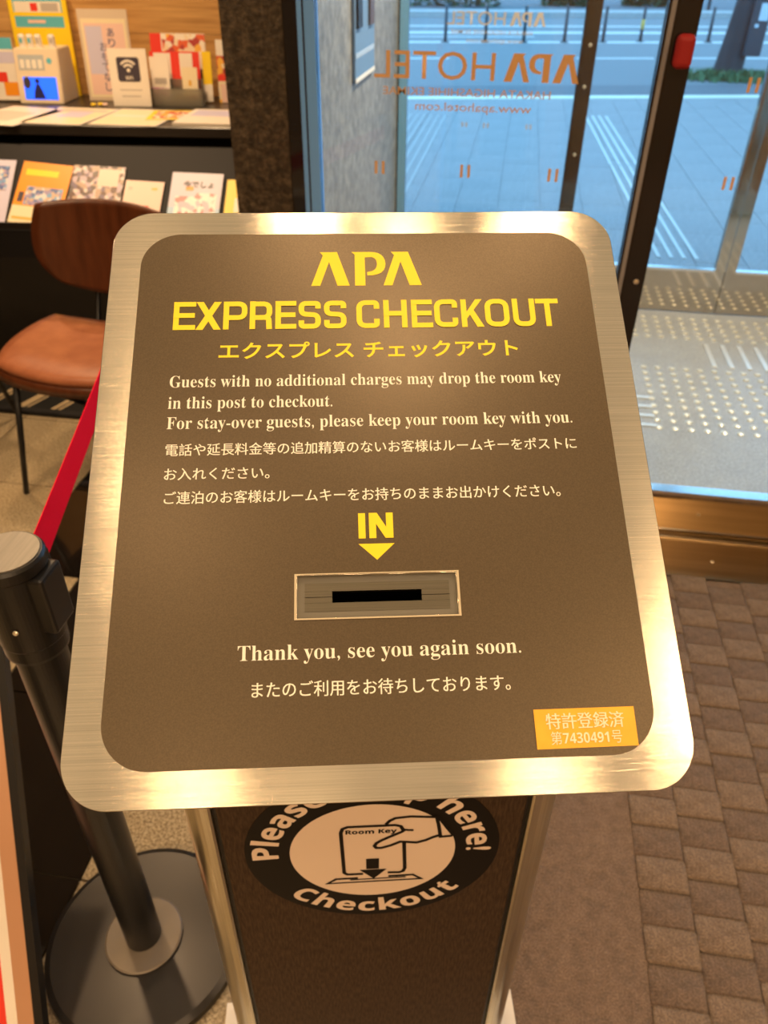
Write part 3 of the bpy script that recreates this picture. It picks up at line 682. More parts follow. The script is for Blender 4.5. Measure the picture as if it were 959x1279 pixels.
# brochure stand
bs = thing('brochure_stand', 'clear stepped brochure stand before the wood backboard', 'holder', CW(0.475, 0.49), ang)
box('base', (0, 0, 0), (0.245, 0.13, 0.006), M_clear, bs)
for y in (0.0, 0.055, 0.11): box('divider', (0, y, 0.004), (0.245, y + 0.004, 0.07 + y * 0.6), M_clear, bs)
GB = 'brochures in the clear stand'
sheet('brochure', 'white brochure with pink flowers, front left in the red-backed stand', 'brochure', 0.085, 0.185, 0.004, [(0, 0, 1, 1, wht), (0.0, 0.0, 0.9, 0.34, flower), (0.2, 0.42, 0.85, 0.55, grey)], stand_m(0.490, 0.505, 0.908, 0.16), GB)
sheet('brochure', 'cream narrow brochure at front right of the clear stand', 'brochure', 0.070, 0.145, 0.004, [(0, 0, 1, 1, cream), (0.4, 0.5, 0.6, 0.65, gold)], stand_m(0.632, 0.505, 0.908, 0.16), GB)
sheet('brochure', 'wide red and white brochure behind the narrow ones', 'brochure', 0.225, 0.20, 0.004, [(0, 0, 1, 1, red), (0.08, 0.0, 0.42, 0.97, wht), (0.6, 0.5, 0.86, 0.97, wht)], stand_m(0.478, 0.56, 0.908, 0.16), GB, base=red)
sheet('brochure', 'food picture brochure rising at the back of the clear stand', 'brochure', 0.25, 0.265, 0.004, [(0, 0, 1, 1, wht), (0.22, 0.68, 1, 0.99, food), (0, 0.7, 0.2, 1, red)], stand_m(0.472, 0.615, 0.908, 0.16), GB)
sheet('brochure', 'yellow narrow brochure at the right end of the clear stand', 'brochure', 0.04, 0.20, 0.004, [(0, 0, 1, 1, yel), (0, 0, 1, 0.35, wht)], stand_m(0.712, 0.575, 0.908, 0.16), GB, base=yel)
sheet('leaflet_stand', 'food leaflet standing against the stone pillar side of the counter', 'leaflet', 0.12, 0.25, 0.006, [(0, 0, 1, 1, food), (0.0, 0.75, 1, 1, wht), (0, 0.35, 1, 0.45, red), (0.1, 0.0, 0.9, 0.3, pink)], stand_m(0.775, 0.60, 0.902, 0.12))
for i, (x, y) in enumerate(((0.235, 0.44), (0.262, 0.455), (0.285, 0.45))):
    c_ = lathe('wrapped_sweet', [(0, 0), (0.010, 0.002), (0.013, 0.007), (0.010, 0.012), (0, 0.014)], [yel, yel, pink][i], seg=16); c_.location = CW(x, y, 0.902)
    tag(c_, ['yellow wrapped sweet nearest the charger dispenser', 'middle yellow wrapped sweet below the poster', 'pink wrapped sweet beside the white card'][i], 'sweet', 'sweets below the poster')

# ------------------------------------------------------------------ chairs
def make_chair(label, loc, rz):
    t = thing('chair', label, 'chair', loc, rz, 'walnut chairs at the magazine rack')
    # local: +y is towards the back of the chair
    def shell(nx, ny, f, th):
        bm = bmesh.new(); g = []
        for s in (0, 1):
            g.append([[bm.verts.new(f(i / nx * 2 - 1, j / ny * 2 - 1, s)) for i in range(nx + 1)] for j in range(ny + 1)])
        for j in range(ny):
            for i in range(nx):
                bm.faces.new((g[0][j][i], g[0][j][i + 1], g[0][j + 1][i + 1], g[0][j + 1][i])); bm.faces.new((g[1][j][i], g[1][j + 1][i], g[1][j + 1][i + 1], g[1][j][i + 1]))
        per = [(0, i) for i in range(nx)] + [(j, nx) for j in range(ny)] + [(ny, i) for i in range(nx, 0, -1)] + [(j, 0) for j in range(ny, 0, -1)]
        for q, (j, i) in enumerate(per):
            j2, i2 = per[(q + 1) % len(per)]; bm.faces.new((g[0][j][i], g[0][j2][i2], g[1][j2][i2], g[1][j][i]))
        return finish(bm, smooth=True)
    def squ(u, v, k=0.42):   # square to rounded square
        return u * math.sqrt(1 - k * v * v / 1.0), v * math.sqrt(1 - k * u * u / 1.0)
    def seatf(u, v, s, z0=0.0, sc=1.0, th=0.014):
        a, b = squ(u, v, 0.30); x = a * 0.262 * sc; y = 0.012 + b * 0.196 * sc
        z = 0.455 + z0 + 0.035 * a * a * (0.6 + 0.4 * b) + 0.02 * max(0, b) ** 2 - 0.035 * max(0, -b - 0.5) ** 1.5
        return (x, y, z - (th if s else 0))
    o = mesh_obj('seat_shell', shell(16, 16, lambda u, v, s: seatf(u, v, s, -0.022, 1.0, 0.030), 0), M_walnut, t)
    o = mesh_obj('seat_pad', shell(16, 16, lambda u, v, s: seatf(u, v, s, 0.012 * (1 - max(abs(u), abs(v)) ** 4), 0.965, 0.02), 0), M_leather, t)
    def backf(u, v, s):
        kx = 0.42 if v < 0 else 0.22
        a, b = squ(u, v, kx); x = a * 0.256; z = 0.699 + b * 0.150
        y = 0.262 - 0.055 * a * a + 0.06 * (z - 0.74) + (0.012 if s else 0)
        return (x, y, z)
    mesh_obj('backrest', shell(18, 14, backf, 0), M_walnut, t)
    for s in (-1, 1):
        tube('back_support', [(s * 0.09, 0.12, 0.425), (s * 0.09, 0.235, 0.46), (s * 0.09, 0.275, 0.60), (s * 0.09, 0.283, 0.76)], 0.009, M_black, t, seg=10)
        tube('leg', [(s * 0.17, -0.13, 0.42), (s * 0.213, -0.19, 0.0)], [0.011, 0.009], M_black, t, seg=10)
        tube('leg', [(s * 0.17, 0.13, 0.42), (s * 0.213, 0.22, 0.0)], [0.011, 0.009], M_black, t, seg=10)
        tube('brace', [(s * 0.17, -0.13, 0.40), (s * 0.02, 0.0, 0.26)], 0.008, M_black, t, seg=8)
        tube('seat_rail', [(s * 0.17, -0.14, 0.412), (s * 0.17, 0.14, 0.412)], 0.010, M_black, t, seg=8)
    box('under_plate', (-0.17, -0.10, 0.400), (0.17, 0.10, 0.408), M_black, t)
    return t
make_chair('walnut chair with tan leather seat, nearer the checkout sign', (-1.275, 2.09, 0), math.radians(-6))
make_chair('walnut chair at the left edge of the view', (-1.99, 2.16, 0), math.radians(8))

# ------------------------------------------------------------------ belt barrier
SX, SY = -0.527, 0.607
st = thing('belt_barrier_post', 'black retractable belt barrier post on a round base', 'barrier', (SX, SY, 0))
lathe('base', [(0, 0.0), (0.176, 0.0), (0.178, 0.006), (0.176, 0.018), (0.165, 0.024), (0.0, 0.030)], M_basem, st, seg=96)
lathe('base_collar', [(0.0, 0.0305), (0.068, 0.0295), (0.069, 0.033), (0.066, 0.035), (0.0, 0.036)], M_collar, st, seg=64)
lathe('pole', [(0.0, 0.03), (0.0315, 0.03), (0.0315, 0.80), (0.0, 0.80)], M_satinblk, st, seg=48)
hd = lathe('head', [(0.0, 0.79), (0.0375, 0.79), (0.0385, 0.795), (0.0385, 0.812), (0.0395, 0.814), (0.0395, 0.918), (0.0425, 0.921), (0.0425, 0.934), (0.040, 0.938), (0.0, 0.938)], M_satinblk, st, seg=56)
lathe('cap_disc', [(0.0, 0.9395), (0.0375, 0.9395), (0.038, 0.9375), (0.0, 0.9375)], M_capsil, hd, seg=48)
box('cassette', (0.028, -0.022, 0.835), (0.050, 0.022, 0.918), M_satinblk, hd, bev=0.004, seg=2)
box('belt_slot', (-0.022, 0.030, 0.835), (0.022, 0.046, 0.915), M_satinblk, hd, bev=0.004, seg=2)
lathe('screw', [(0, 0.003), (0.003, 0.002), (0.0035, 0)], M_stud, hd, seg=12, loc=(0.01, -0.0395, 0.85), rot=(PI / 2, 0, 0))
def belt(label, p0, p1, z0, z1, h=0.05, sag=0.0):
    bm = bmesh.new(); n = 14; R_ = []
    d = (Vector(p1) - Vector(p0)).normalized(); nn = Vector((-d.y, d.x))
    for i in range(n + 1):
        t = i / n; x = p0[0] + (p1[0] - p0[0]) * t; y = p0[1] + (p1[1] - p0[1]) * t; z = z0 + (z1 - z0) * t - sag * 4 * t * (1 - t)
        R_.append([bm.verts.new((x + s * nn.x * 0.0006, y + s * nn.y * 0.0006, zz)) for s, zz in ((-1, z), (1, z), (1, z + h), (-1, z + h))])
    for A, B in zip(R_, R_[1:]):
        for j in range(4): bm.faces.new((A[j], A[(j + 1) % 4], B[(j + 1) % 4], B[j]))
    bm.faces.new(R_[0]); bm.faces.new(R_[-1][::-1])
    return tag(mesh_obj('barrier_belt', finish(bm), M_red), label, 'belt')
B2 = (-0.886, 1.893)
belt('crimson barrier belt stretched from the black post past the chair', (SX - 0.012, SY + 0.044), (B2[0] + 0.010, B2[1] - 0.044), 0.845, 0.845, 0.052, 0.004)
st2 = thing('belt_barrier_post', 'belt barrier post hidden behind the checkout sign holding the far belt end', 'barrier', (B2[0], B2[1], 0))
for ch in list(st.children):
    c_ = ch.copy(); COL.objects.link(c_); c_.parent = st2
    for g_ in ch.children:
        d_ = g_.copy(); COL.objects.link(d_); d_.parent = c_
belt('short red belt in the gap between stone pillar and door', (-0.717, 2.80), (-0.593, 2.28), 0.90, 0.95, 0.05)

# ------------------------------------------------------------------ the checkout post
POST = thing('checkout_post', 'key drop post with tilted brushed steel checkout sign and black round sticker', 'key drop post', (-0.0770, 0.4599, 0), math.radians(11.704))
TL_ = math.radians(33.634)
pbox = box('base_plate', (-0.25, -0.13, 0.0), (0.25, 0.125, 0.006), M_white, POST, bev=0.001)
body = box('post_body', (-0.172, 0.004, 0.006), (0.172, 0.118, 1.150), M_black, POST)
fp = box('front_panel', (-0.1625, 0.0, 0.008), (0.1625, 0.006, 1.150), M_post, POST, bev=0.0008)
for s in (-1, 1):
    pr = [(0.1665, 0.118), (0.1665, 0.006), (0.1675, -0.0015), (0.170, -0.003), (0.178, -0.002)] + [(0.178 + 0.030 * math.sin(t), 0.058 - 0.060 * math.cos(t)) for t in [math.radians(a) for a in range(8, 91, 6)]] + [(0.208, 0.118)]
    bm = bmesh.new(); A_ = [bm.verts.new((s * x, y, 0.007)) for x, y in pr]; B_ = [bm.verts.new((s * x, y, 1.150)) for x, y in pr]
    for i in range(len(pr)):
        f = bm.faces.new((A_[i], A_[(i + 1) % len(pr)], B_[(i + 1) % len(pr)], B_[i])); f.smooth = 4 <= i < len(pr) - 1
    bm.faces.new(A_); bm.faces.new(B_)
    mesh_obj('side_column', finish(bm), M_column, POST)
# round sticker on the front
sk = mesh_obj('round_sticker', curve_mesh([circ(0.1405, 128)], 0.0006), M_sticker, POST, loc=(0, -0.0002, 0.692), rot=(PI / 2, 0, 0))
def onstk(me, name, m, z): return mesh_obj(name, me, m, sk, loc=(0, 0, z))
onstk(curve_mesh([circ(0.0915, 128, 0, -0.0025)]), 'sticker_disc', M_stickw, 0.0009)
onstk(arc_text(text_mesh(sansb('Please drop here!'), 0.012, sp=1.02), 184, -3, 0.1045, 0.0275), 'please_drop_here_lettering', M_stickw, 0.0009)
onstk(arc_text(text_mesh(sansb('Checkout'), 0.012, sp=1.05), 222, 321, 0.1305, 0.0265, False), 'checkout_lettering', M_stickw, 0.0009)
def K(*p): return [(x / 1000, (y - 692) / 1000) for x, y in p]
art = []
cardp = K((-30, 646), (-33, 652), (-34.5, 732), (-32, 739), (-27, 741.5), (24, 742), (30, 739.5), (32.5, 733), (36, 655), (34.5, 648.5), (30, 646.5), (17, 647))
art.append(stroke(cardp[::-1][:1] + [], 0.003) if False else stroke(K((-11, 646), (-29, 646), (-32.5, 650), (-34.5, 731), (-32.5, 738.5), (-27, 741.5), (24, 742), (30, 739.5), (32.5, 733), (33, 729)), 0.0042))
art.append(stroke(K((34.3, 708), (36.4, 655), (34.5, 648.5), (30, 646.3), (17, 647)), 0.0042))
art.append(fit(text_mesh(sansb('Room Key'), 0.012), -0.0295, 0.026, K((0, 725))[0][1], 0.0105))
art.append(poly_mesh([K((-7.5, 656), (-7.5, 677.5), (7, 677.5), (7, 656)), K((-15, 654.5), (1, 635), (16, 655))]))
art.append(stroke(K((-17, 637.5), (-42, 636.8), (-52, 627.8), (56, 630.5), (46, 640), (18, 639)), 0.0036))
art.append(stroke(K((-26, 634), (38, 636)), 0.0022))
art.append(stroke(K((33, 730), (29, 727), (20, 721), (10, 714), (4, 708.5), (1.8, 703), (4, 698.8), (9.5, 698.5), (20, 703), (30, 709.5), (38, 708.3), (48, 706.5), (58, 710.5), (66, 716), (73, 719.5)), 0.0042))
art.append(stroke(K((14, 744), (18, 750.5), (24, 755), (40, 757), (54, 755.5), (68, 754), (71, 738), (74, 716), (87, 717)), 0.0040))
art.append(stroke(K((71, 752), (80, 733), (88, 717.5)), 0.0034))
art.append(stroke(K((33, 733), (38, 731.5), (44, 731)), 0.0036))
onstk(join(art), 'hand_and_card_drawing', M_sticker, 0.0013)

# sign plate
PL = mesh_obj('sign_plate', None or curve_mesh([rrect(-0.2, -0.2256, 0.2, 0.2256, 0.031, 16), [(-0.0545, -0.1102), (0.0545, -0.1102), (0.0545, -0.0802), (-0.0545, -0.0802)]], 0.0046, 0.0004), M_frame, POST, loc=(0, 0, 1.1985), rot=(TL_, 0, 0))
for v_ in PL.data.vertices: v_.co.z -= 0.0050
uv_xy(PL.data)
box('mounting_box', (-0.150, -0.150, -0.045), (0.150, 0.175, -0.0255), M_black, PL)
FC = mesh_obj('sign_face', curve_mesh([rrect(-0.1772, -0.2038, 0.1772, 0.2042, 0.0305, 16), [(-0.0545, -0.1102), (0.0545, -0.1102), (0.0545, -0.0802), (-0.0545, -0.0802)]], 0.0004), M_face, POST, loc=(0, 0, 1.1985), rot=(TL_, 0, 0))
def onface(me, name, m, z=0.0009):
    return mesh_obj(name, me, m, FC, loc=(0, 0, z - 0.0003))
mm_ = 0.001
onface(apa_mesh(-0.0438, 0.0432, 0.1540, 0.0320), 'logo_lettering', M_yellow)
# condensed heavy sans stretched wide
q = lambda x: -0.1490 + (x - 115) * 0.0001916
onface(wide_text([(c_, q(a), q(b)) for c_, a, b in (('E', 115, 203), ('X', 204, 304), ('P', 313, 408), ('R', 418, 507), ('E', 520, 604), ('S', 613, 702), ('S', 715, 805))], 0.1150, 0.0250), 'express_lettering', M_yellow)
q = lambda x: -0.0090 + (x - 25) * 0.0002003
onface(wide_text([(c_, q(a), q(b)) for c_, a, b in (('C', 25, 114), ('H', 130, 221), ('E', 238, 320), ('C', 327, 418), ('K', 432, 519), ('O', 525, 620), ('U', 634, 722), ('T', 727, 817))], 0.1150, 0.0252), 'checkout_title_lettering', M_yellow)
onface(fit(text_mesh('エクスプレス チェックアウト', 0.018), -0.1135, 0.1140, 0.0886, 0.0150), 'katakana_title_lettering', M_yellow)
C9 = 0.0094
onface(fit(text_mesh(serif('Guests with no additional charges may drop the room key'), -0.005), -0.1485, 0.1444, 0.0656, C9, SERCAP), 'guest_lettering', M_cream)
onface(fit(text_mesh(serif('in this post to checkout.'), -0.005), -0.1487, -0.0286, 0.0480, C9, SERCAP), 'post_lettering', M_cream)
onface(fit(text_mesh(serif('For stay-over guests, please keep your room key with you.'), -0.005), -0.1487, 0.1487, 0.0315, C9, SERCAP), 'stay_over_lettering', M_cream)
onface(fit(text_mesh('電話や延長料金等の追加精算のないお客様はルームキーをポストに', 0.0, 0.018), -0.1484, 0.1494, 0.0100, 0.0097), 'japanese_guest_lettering', M_cream)
onface(fit(text_mesh('お入れください。', 0.0, 0.018), -0.1482, -0.0739, -0.0086, 0.0092), 'japanese_post_lettering', M_cream)
onface(fit(text_mesh('ご連泊のお客様はルームキーをお持ちのままお出かけください。', 0.0, 0.018), -0.1472, 0.1333, -0.0268, 0.0097), 'japanese_stay_lettering', M_cream)
onface(wide_text([('I', -0.0118, -0.0068), ('N', -0.0043, 0.0125)], -0.0550, 0.0186, 0.262), 'in_lettering', M_yellow)
onface(poly_mesh([[(-0.0120, -0.0589), (0.0006, -0.0706), (0.0130, -0.0589)]]), 'down_arrow', M_yellow)
onface(fit(text_mesh(serif('Thank you, see you again soon.'), -0.005), -0.0928, 0.0940, -0.1371, 0.0096, SERCAP), 'thank_you_lettering', M_cream)
onface(fit(text_mesh('またのご利用をお待ちしております。', 0.0, 0.018), -0.0832, 0.0849, -0.1612, 0.0102), 'japanese_thanks_lettering', M_cream)
# orange patent label, a child of the post (part) with its own print
LB = mesh_obj('number_label', curve_mesh([[(0.0982, -0.1988), (0.1637, -0.1984), (0.1638, -0.1740), (0.0981, -0.1741)]], 0.0003), M_label, POST, loc=(0, 0, 1.1985), rot=(TL_, 0, 0))
for v_ in LB.data.vertices: v_.co.z += 0.0008
tag(LB, 'orange label with pale Japanese lettering')
mesh_obj('label_lettering', join([fit(text_mesh('特許登録済', 0.0, 0.03), 0.1052, 0.1562, -0.1868, 0.0100), fit(text_mesh('第' + sansb('7430491') + '号'), 0.1075, 0.1535, -0.1964, 0.0082)]), M_labelink, LB, loc=(0, 0, 0.0018))
# key slot: recessed clear tray, two steel lips, black mouth
SLc = -0.0952
def inpanel(name, a, b, m, parent=None, bev=0): return box(name, a, b, m, parent or POST, bev=bev)
SL = bpy.data.objects.new('key_slot', None)
bm = bmesh.new()
for (a, b) in (((-0.0545, -0.1102, -0.012), (0.0545, -0.1050, -0.0035)), ((-0.0545, -0.0852, -0.012), (0.0545, -0.0802, -0.0035)), ((-0.0545, -0.1050, -0.012), (-0.0493, -0.0852, -0.0035)), ((0.0493, -0.1050, -0.012), (0.0545, -0.0852, -0.0035))): add_box(bm, a, b)
tray = mesh_obj('slot_surround', finish(bm), M_clear, POST, loc=(0, 0, 1.1985), rot=(TL_, 0, 0))
bm = bmesh.new()
add_box(bm, (-0.0493, -0.1050, -0.008), (0.0493, -0.0990, -0.0032)); add_box(bm, (-0.0493, -0.0910, -0.008), (0.0493, -0.0852, -0.0032))
add_box(bm, (-0.0493, -0.0948, -0.008), (-0.0307, -0.0911, -0.0032)); add_box(bm, (-0.0493, -0.0989, -0.008), (-0.0307, -0.0952, -0.0032))
add_box(bm, (0.0303, -0.0948, -0.008), (0.0493, -0.0911, -0.0032)); add_box(bm, (0.0303, -0.0989, -0.008), (0.0493, -0.0952, -0.0032))
lip = mesh_obj('slot_plate', finish(bm), M_bezel, POST, loc=(0, 0, 1.1985), rot=(TL_, 0, 0))
box('slot_mouth', (-0.0307, -0.0990, -0.024), (0.0303, -0.0910, -0.0125), M_slot, lip)
box('slot_liner', (-0.0493, -0.105, -0.0135), (0.0493, -0.0852, -0.0125), M_slot, lip)
# thin clear lip standing proud round the cut-out
bm = bmesh.new()
for (a, b) in (((-0.0560, -0.1112, 0.0002), (0.0560, -0.1102, 0.0012)), ((-0.0560, -0.0802, 0.0002), (0.0560, -0.0795, 0.0012)), ((-0.0560, -0.1102, 0.0002), (-0.0545, -0.0802, 0.0012)), ((0.0545, -0.1102, 0.0002), (0.0560, -0.0802, 0.0012))): add_box(bm, a, b)
mesh_obj('slot_lip', finish(bm), mat('pale_slot_lip', (0.62, 0.54, 0.38), 0.3), POST, loc=(0, 0, 1.1985), rot=(TL_, 0, 0))

# ------------------------------------------------------------------ sloped board edge at the lower left
SB = thing('info_stand', 'sloping printed board with copper trim at the lower left edge', 'stand', (-0.90, 0.40, 0))
A0, A1 = Vector((-0.742, 0.75, 0.521)), Vector((-0.612, 0.42, 0.10))
ax = (A1 - A0).normalized(); A0 = A0 - ax * 0.10; A1 = A1 + ax * 0.06
side = Vector((-1, -0.15, 0.0)).normalized(); nrm = ax.cross(side).normalized(); nrm = nrm if nrm.z > 0 else -nrm
def strip(name, s0, s1, m, lift, th=0.012):
    bm = bmesh.new(); off = Vector((-0.90, 0.40, 0))
    P = [A0 + side * s0 + nrm * lift, A1 + side * s0 + nrm * lift, A1 + side * s1 + nrm * lift, A0 + side * s1 + nrm * lift]
    vs = [bm.verts.new(p - off) for p in P] + [bm.verts.new(p - off - nrm * th) for p in P]
    for f in ((0, 1, 2, 3), (7, 6, 5, 4), (0, 4, 5, 1), (1, 5, 6, 2), (2, 6, 7, 3), (3, 7, 4, 0)): bm.faces.new([vs[i] for i in f])
    return mesh_obj(name, finish(bm), m, SB)
strip('edge_frame', -0.006, 0.008, M_satinblk, 0.0, 0.02)
strip('copper_trim', 0.008, 0.034, M_copper, 0.001, 0.02)
strip('white_panel', 0.034, 0.30, P_('white', (0.86, 0.80, 0.70)), 0.0, 0.02)
strip('red_band', 0.052, 0.09, red, 0.0005, 0.001)
tube('support_leg', [(-0.25, 0.20, 0.0), (-0.25, 0.20, 0.42)], 0.015, M_satinblk, SB)
lathe('foot', [(0, 0), (0.13, 0), (0.13, 0.008), (0, 0.012)], M_satinblk, SB, seg=48, loc=(-0.25, 0.20, 0))

# ------------------------------------------------------------------ downlights (out of frame, lighting the lobby)
ring = None
for i, (x, y, watts) in enumerate(LAMPS):
    t = thing('downlight', 'unseen round recessed ceiling downlight above the lobby', 'lamp', (x, y, CEIL if y < 3 or x < -0.6 else 2.5), 0, 'ceiling downlights')
    if ring is None:
        ring = lathe('trim_ring', [(0.052, -0.014), (0.060, -0.020), (0.075, -0.017), (0.08, 0.0)], M_lampring, t, seg=32)
    else:
        r2 = ring.copy(); COL.objects.link(r2); r2.parent = t
    ld = bpy.data.lights.new('lamp_glow', 'AREA'); ld.shape = 'DISK'; ld.size = 0.10; ld.energy = watts; ld.color = WARM if y < 3 or x < -0.6 else (1.0, 0.84, 0.66); ld.spread = math.radians(150)
    lo = bpy.data.objects.new('lamp_glow', ld); COL.objects.link(lo); lo.location = (0, 0, -0.018); lo.parent = t

t = thing('added_fill_panel', 'large fill light panel added out of view above the checkout post', 'lamp', (SOFT[0], SOFT[1], CEIL))  # unseen panel added to brighten the steel frame evenly
box('fill_panel_frame', (-SOFT[2] / 2 - 0.03, -SOFT[3] / 2 - 0.03, -0.012), (SOFT[2] / 2 + 0.03, SOFT[3] / 2 + 0.03, -0.001), M_lampring, t)
ld = bpy.data.lights.new('fill_panel_glow', 'AREA'); ld.shape = 'RECTANGLE'; ld.size = SOFT[2]; ld.size_y = SOFT[3]; ld.energy = SOFT[4]; ld.color = (1, 0.77, 0.50)
lo = bpy.data.objects.new('fill_panel_glow', ld); COL.objects.link(lo); lo.location = (0, 0, -0.014); lo.parent = t

# ------------------------------------------------------------------ outdoors
pv = struct('ground', (-6, 4.2, -0.30), (9, 9.5, -0.02), M_gut)
pm = {}
def paver(w, h):
    if (w, h) not in pm:
        bm = bmesh.new(); add_box(bm, (0.002, 0.002, -0.03), (w - 0.002, h - 0.002, 0), bev=0.001); me = finish(bm, 'paver'); me.materials.append(M_pave); pm[(w, h)] = me
    return pm[(w, h)]
cnt = 0
def edge(x): return 10.75 + 0.25 * x
for c in range(-6, 22):
    for r in range(12):
        x = -0.37 + 0.30 * c - 0.9; y = 4.2 + 0.6 * r + (0.3 if c % 2 else 0)
        if x < -1.9 or x > 5.6 or y + 0.6 > edge(x): continue
        if x < -1.2 and y < 7: continue
        o = bpy.data.objects.new('paving_stone', paver(0.30, 0.60)); COL.objects.link(o); o.parent = pv; o.location = (x, y, random.uniform(-0.0008, 0)); cnt += 1
# paving bed between the stones and the kerb line
def quadslab(name, pts, z0, z1, m, kind='structure', parent=None):
    bm = bmesh.new(); A_ = [bm.verts.new((x, y, z1)) for x, y in pts]; B_ = [bm.verts.new((x, y, z0)) for x, y in pts]
    bm.faces.new(A_); bm.faces.new(B_[::-1])
    for i in range(len(pts)): bm.faces.new((A_[i], B_[i], B_[(i + 1) % len(pts)], A_[(i + 1) % len(pts)]))
    o = mesh_obj(name, finish(bm), m, parent)
    if kind: o['kind'] = kind
    return o
def band(name, c0, c1, m, z1, x0=-9, x1=14, z0=-0.3, k=0.25): return quadslab(name, [(x0, c0 + k * x0), (x1, c0 + k * x1), (x1, c1 + k * x1), (x0, c1 + k * x1 * 0 + k * x0)], z0, z1, m)
quadslab('pavement_edge', [(-6, 4.2), (9, 4.2), (9, edge(9)), (-6, edge(-6))], -0.10, -0.006, M_pave)
band('kerb_line', 10.75, 10.98, M_linec, 0.0)
band('gutter', 10.98, 11.9, M_gut, -0.004)
band('road', 11.9, 24.4, M_asph, -0.006)
def roadline(c, w, x0, x1): 
    o = quadslab('lane_marking', [(x0, c + 0.25 * x0), (x1, c + 0.25 * x1), (x1, c + w + 0.25 * x1), (x0, c + w + 0.25 * x0)], -0.006, -0.003, M_line); return o
roadline(15.0, 0.16, 0.9, 2.2); roadline(15.0, 0.16, 2.75, 4.6); roadline(15.0, 0.16, -3.2, -1.2)
roadline(17.65, 0.35, -9, 14); roadline(18.9, 0.16, -4, 0.2); roadline(19.7, 0.5, -9, 14); roadline(21.5, 0.3, -9, 14)
band('far_kerb', 24.4, 25.4, M_conc, 0.12)
band('far_pavement', 25.4, 60, M_gut, 0.05)
# tactile strips outside
for i in range(4):
    x0 = 0.93 + 0.074 * i
    for k_ in range(2):
        y0 = 4.85 + k_ * 2.45; 
        o = box('guide_bar', (-0.012, 0, 0), (0.012, 2.42, 0.005), M_line, pv, bev=0.002); o.location = (x0 - 0.037 * (y0 - 4.85) , y0, 0); o.rotation_euler = (0, 0, math.radians(2.1))
for i in range(14):
    o = box('guide_bar', (-0.012, 0, 0), (0.012, 4.2, 0.005), M_conc, pv, bev=0.002); o.location = (-1.75 + 0.075 * i, 5.2, 0)
# bollards between the lanes
bol = thing('lane_post', 'dark slim lane post on the road', 'bollard', (0, 0, 0))
tube('post', [(0, 0, 0.02), (0, 0, 0.60)], [0.035, 0.03], P_('post_dark', (0.03, 0.04, 0.05)), bol, seg=10)
lathe('foot', [(0, 0), (0.09, 0), (0.08, 0.02), (0, 0.03)], P_('post_dark', (0.03, 0.04, 0.05)), bol, seg=12)
names = ['above the letter O of the gold hotel lettering', 'above the letter H of the gold hotel lettering', 'above the left letters of the gold logo', 'above the rightmost letter of the gold logo',
         'just right of the riveted outer door stile', 'with a tan wrap, left of the dark inner post', 'just right of the dark inner post', 'just left of the tree trunk']
bx = [(-1.51, 17.42), (-0.75, 17.62), (-0.01, 17.76), (0.775, 17.97), (1.53, 18.2), (2.28, 18.5), (3.62, 18.72), (4.36, 19.05)]
for i, (x, y) in enumerate(bx):
    if i == 0: b_ = bol
    else:
        b_ = bol.copy(); COL.objects.link(b_)
        for ch in bol.children: c_ = ch.copy(); COL.objects.link(c_); c_.parent = b_
    b_.location = (x, y, -0.006); tag(b_, 'dark slim lane post ' + names[i], 'bollard', 'lane posts on the road')
    if i == 5: tube('tan_wrap', [(0, 0, 0.22), (0, 0, 0.38)], 0.037, gold, b_, seg=12)
# street tree with a clump of grass
tr = thing('street_tree', 'dark trunk of a street tree by the road at right', 'tree', (2.93, 13.3, 0))
tube('trunk', [(0, 0, -0.05), (0.0, 0, 0.12), (0.03, 0, 0.5), (0.10, 0, 1.2), (0.14, 0, 2.4), (0.2, 0.05, 3.6)], [0.27, 0.20, 0.175, 0.165, 0.15, 0.12], M_bark, tr, seg=20)
for d_ in ((0.9, 0.3), (-0.8, 0.5), (0.3, -0.9), (-0.4, -0.7)):
    tube('branch', [(0.18, 0.03, 3.2), (0.18 + d_[0] * 0.5, d_[1] * 0.5, 4.0), (0.2 + d_[0] * 1.2, d_[1] * 1.2, 4.7)], [0.08, 0.05, 0.02], M_bark, tr, seg=8)
def leaves(n, f, s, m, name, parent=None):
    vs, fs = [], []
    for i in range(n):
        p = f(); a = random.uniform(0, PI); b = random.uniform(-0.7, 0.7); u = Vector((math.cos(a), math.sin(a), b)) * s; w = Vector((-math.sin(a), math.cos(a), random.uniform(-0.7, 0.7))) * s * 0.5
        k = len(vs); vs += [p - u, p + w, p + u, p - w]; fs.append((k, k + 1, k + 2, k + 3))
    me = bpy.data.meshes.new(name); me.from_pydata([tuple(v_) for v_ in vs], [], fs)
    o = mesh_obj(name, me, m, parent); o['kind'] = 'stuff'; return o
def ball(c, r):
    while True:
        v_ = Vector((random.uniform(-1, 1), random.uniform(-1, 1), random.uniform(-1, 1)))
        if v_.length < 1: return Vector(c) + Vector((v_.x * r[0], v_.y * r[1], v_.z * r[2]))
leaves(2500, lambda: ball((0.2, 0, 5.0), (1.7, 1.7, 1.1)), 0.12, M_leaf, 'crown', tr)
bxp = thing('utility_box', 'dark utility box strapped to the street tree', 'box', (3.12, 13.12, 0.30))
box('casing', (-0.09, -0.07, 0), (0.14, 0.09, 0.95), P_('box_dark', (0.035, 0.035, 0.045)), bxp, bev=0.01)
box('white_notice', (0.0, -0.075, 0.42), (0.12, -0.07, 0.62), P_('paper_blue', (0.6, 0.65, 0.7)), bxp)
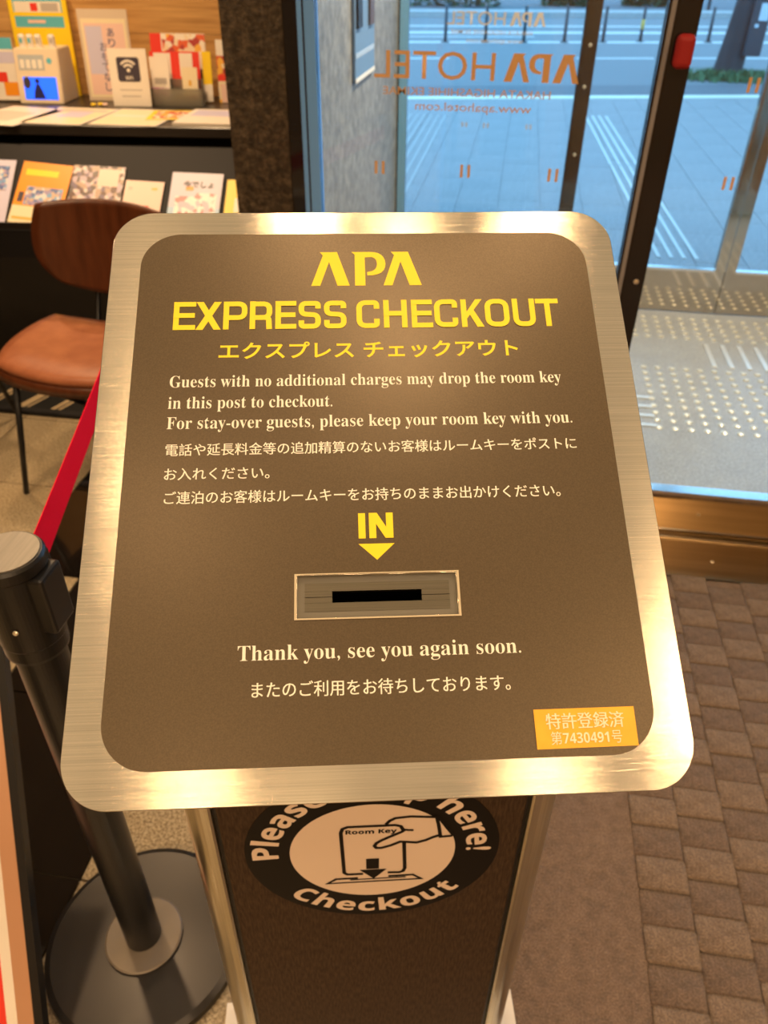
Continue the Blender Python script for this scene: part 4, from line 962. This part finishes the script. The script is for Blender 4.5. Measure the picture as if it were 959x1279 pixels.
box('white_notice', (-0.03, -0.075, 0.34), (0.02, -0.07, 0.38), P_('paper_blue', (0.6, 0.65, 0.7)), bxp)
def blades(n, f, hgt, m, name):
    vs, fs = [], []
    for i in range(n):
        p = f(); a = random.uniform(0, 2 * PI); d = Vector((math.cos(a), math.sin(a), 0)); h_ = hgt * random.uniform(0.5, 1.2)
        k = len(vs); side_ = Vector((-d.y, d.x, 0)) * 0.012
        vs += [p - side_, p + side_, p + d * h_ * 0.25 + Vector((0, 0, h_ * 0.6)) + side_ * 0.7, p + d * h_ * 0.25 + Vector((0, 0, h_ * 0.6)) - side_ * 0.7, p + d * h_ * 0.6 + Vector((0, 0, h_))]
        fs += [(k, k + 1, k + 2, k + 3), (k + 3, k + 2, k + 4)]
    me = bpy.data.meshes.new(name); me.from_pydata([tuple(v_) for v_ in vs], [], fs); o = mesh_obj(name, me, m); return tag(o, 'green tuft of grass around the tree foot', 'grass', kind='stuff')
blades(1800, lambda: Vector((3.0 + random.gauss(0, 0.36), 13.15 + random.gauss(0, 0.13), -0.006)), 0.13, M_grass, 'grass_tuft')
# far side: hedges, pale posts and a maroon board
for i, (x0, x1, c) in enumerate(((-5.5, -0.8, 28.4), (0.4, 1.9, 28.6), (2.9, 4.3, 28.6), (7.2, 9.0, 28.6))):
    o = leaves(1500, lambda: Vector((random.uniform(x0, x1), c + 0.25 * (x0 + x1) / 2 + random.uniform(-0.4, 0.4), 0.05 + random.uniform(0, 0.9))), 0.10, M_leaf, 'hedge')
    tag(o, ['long dark hedge across the road at the left', 'short hedge across the road left of the dark post', 'short hedge across the road above the dark post', 'hedge across the road right of the tree'][i], 'hedge')
mb_ = thing('maroon_board', 'maroon board on two legs across the road', 'board', (5.9, 27.9, 0.05), math.radians(14))
box('board', (-0.9, -0.04, 0.42), (0.9, 0.04, 1.3), P_('maroon', (0.20, 0.06, 0.09)), mb_, bev=0.01)
for x in (-0.75, 0.75): box('leg', (x - 0.04, -0.03, 0), (x + 0.04, 0.03, 0.45), P_('post_dark', (0.03, 0.04, 0.05)), mb_)
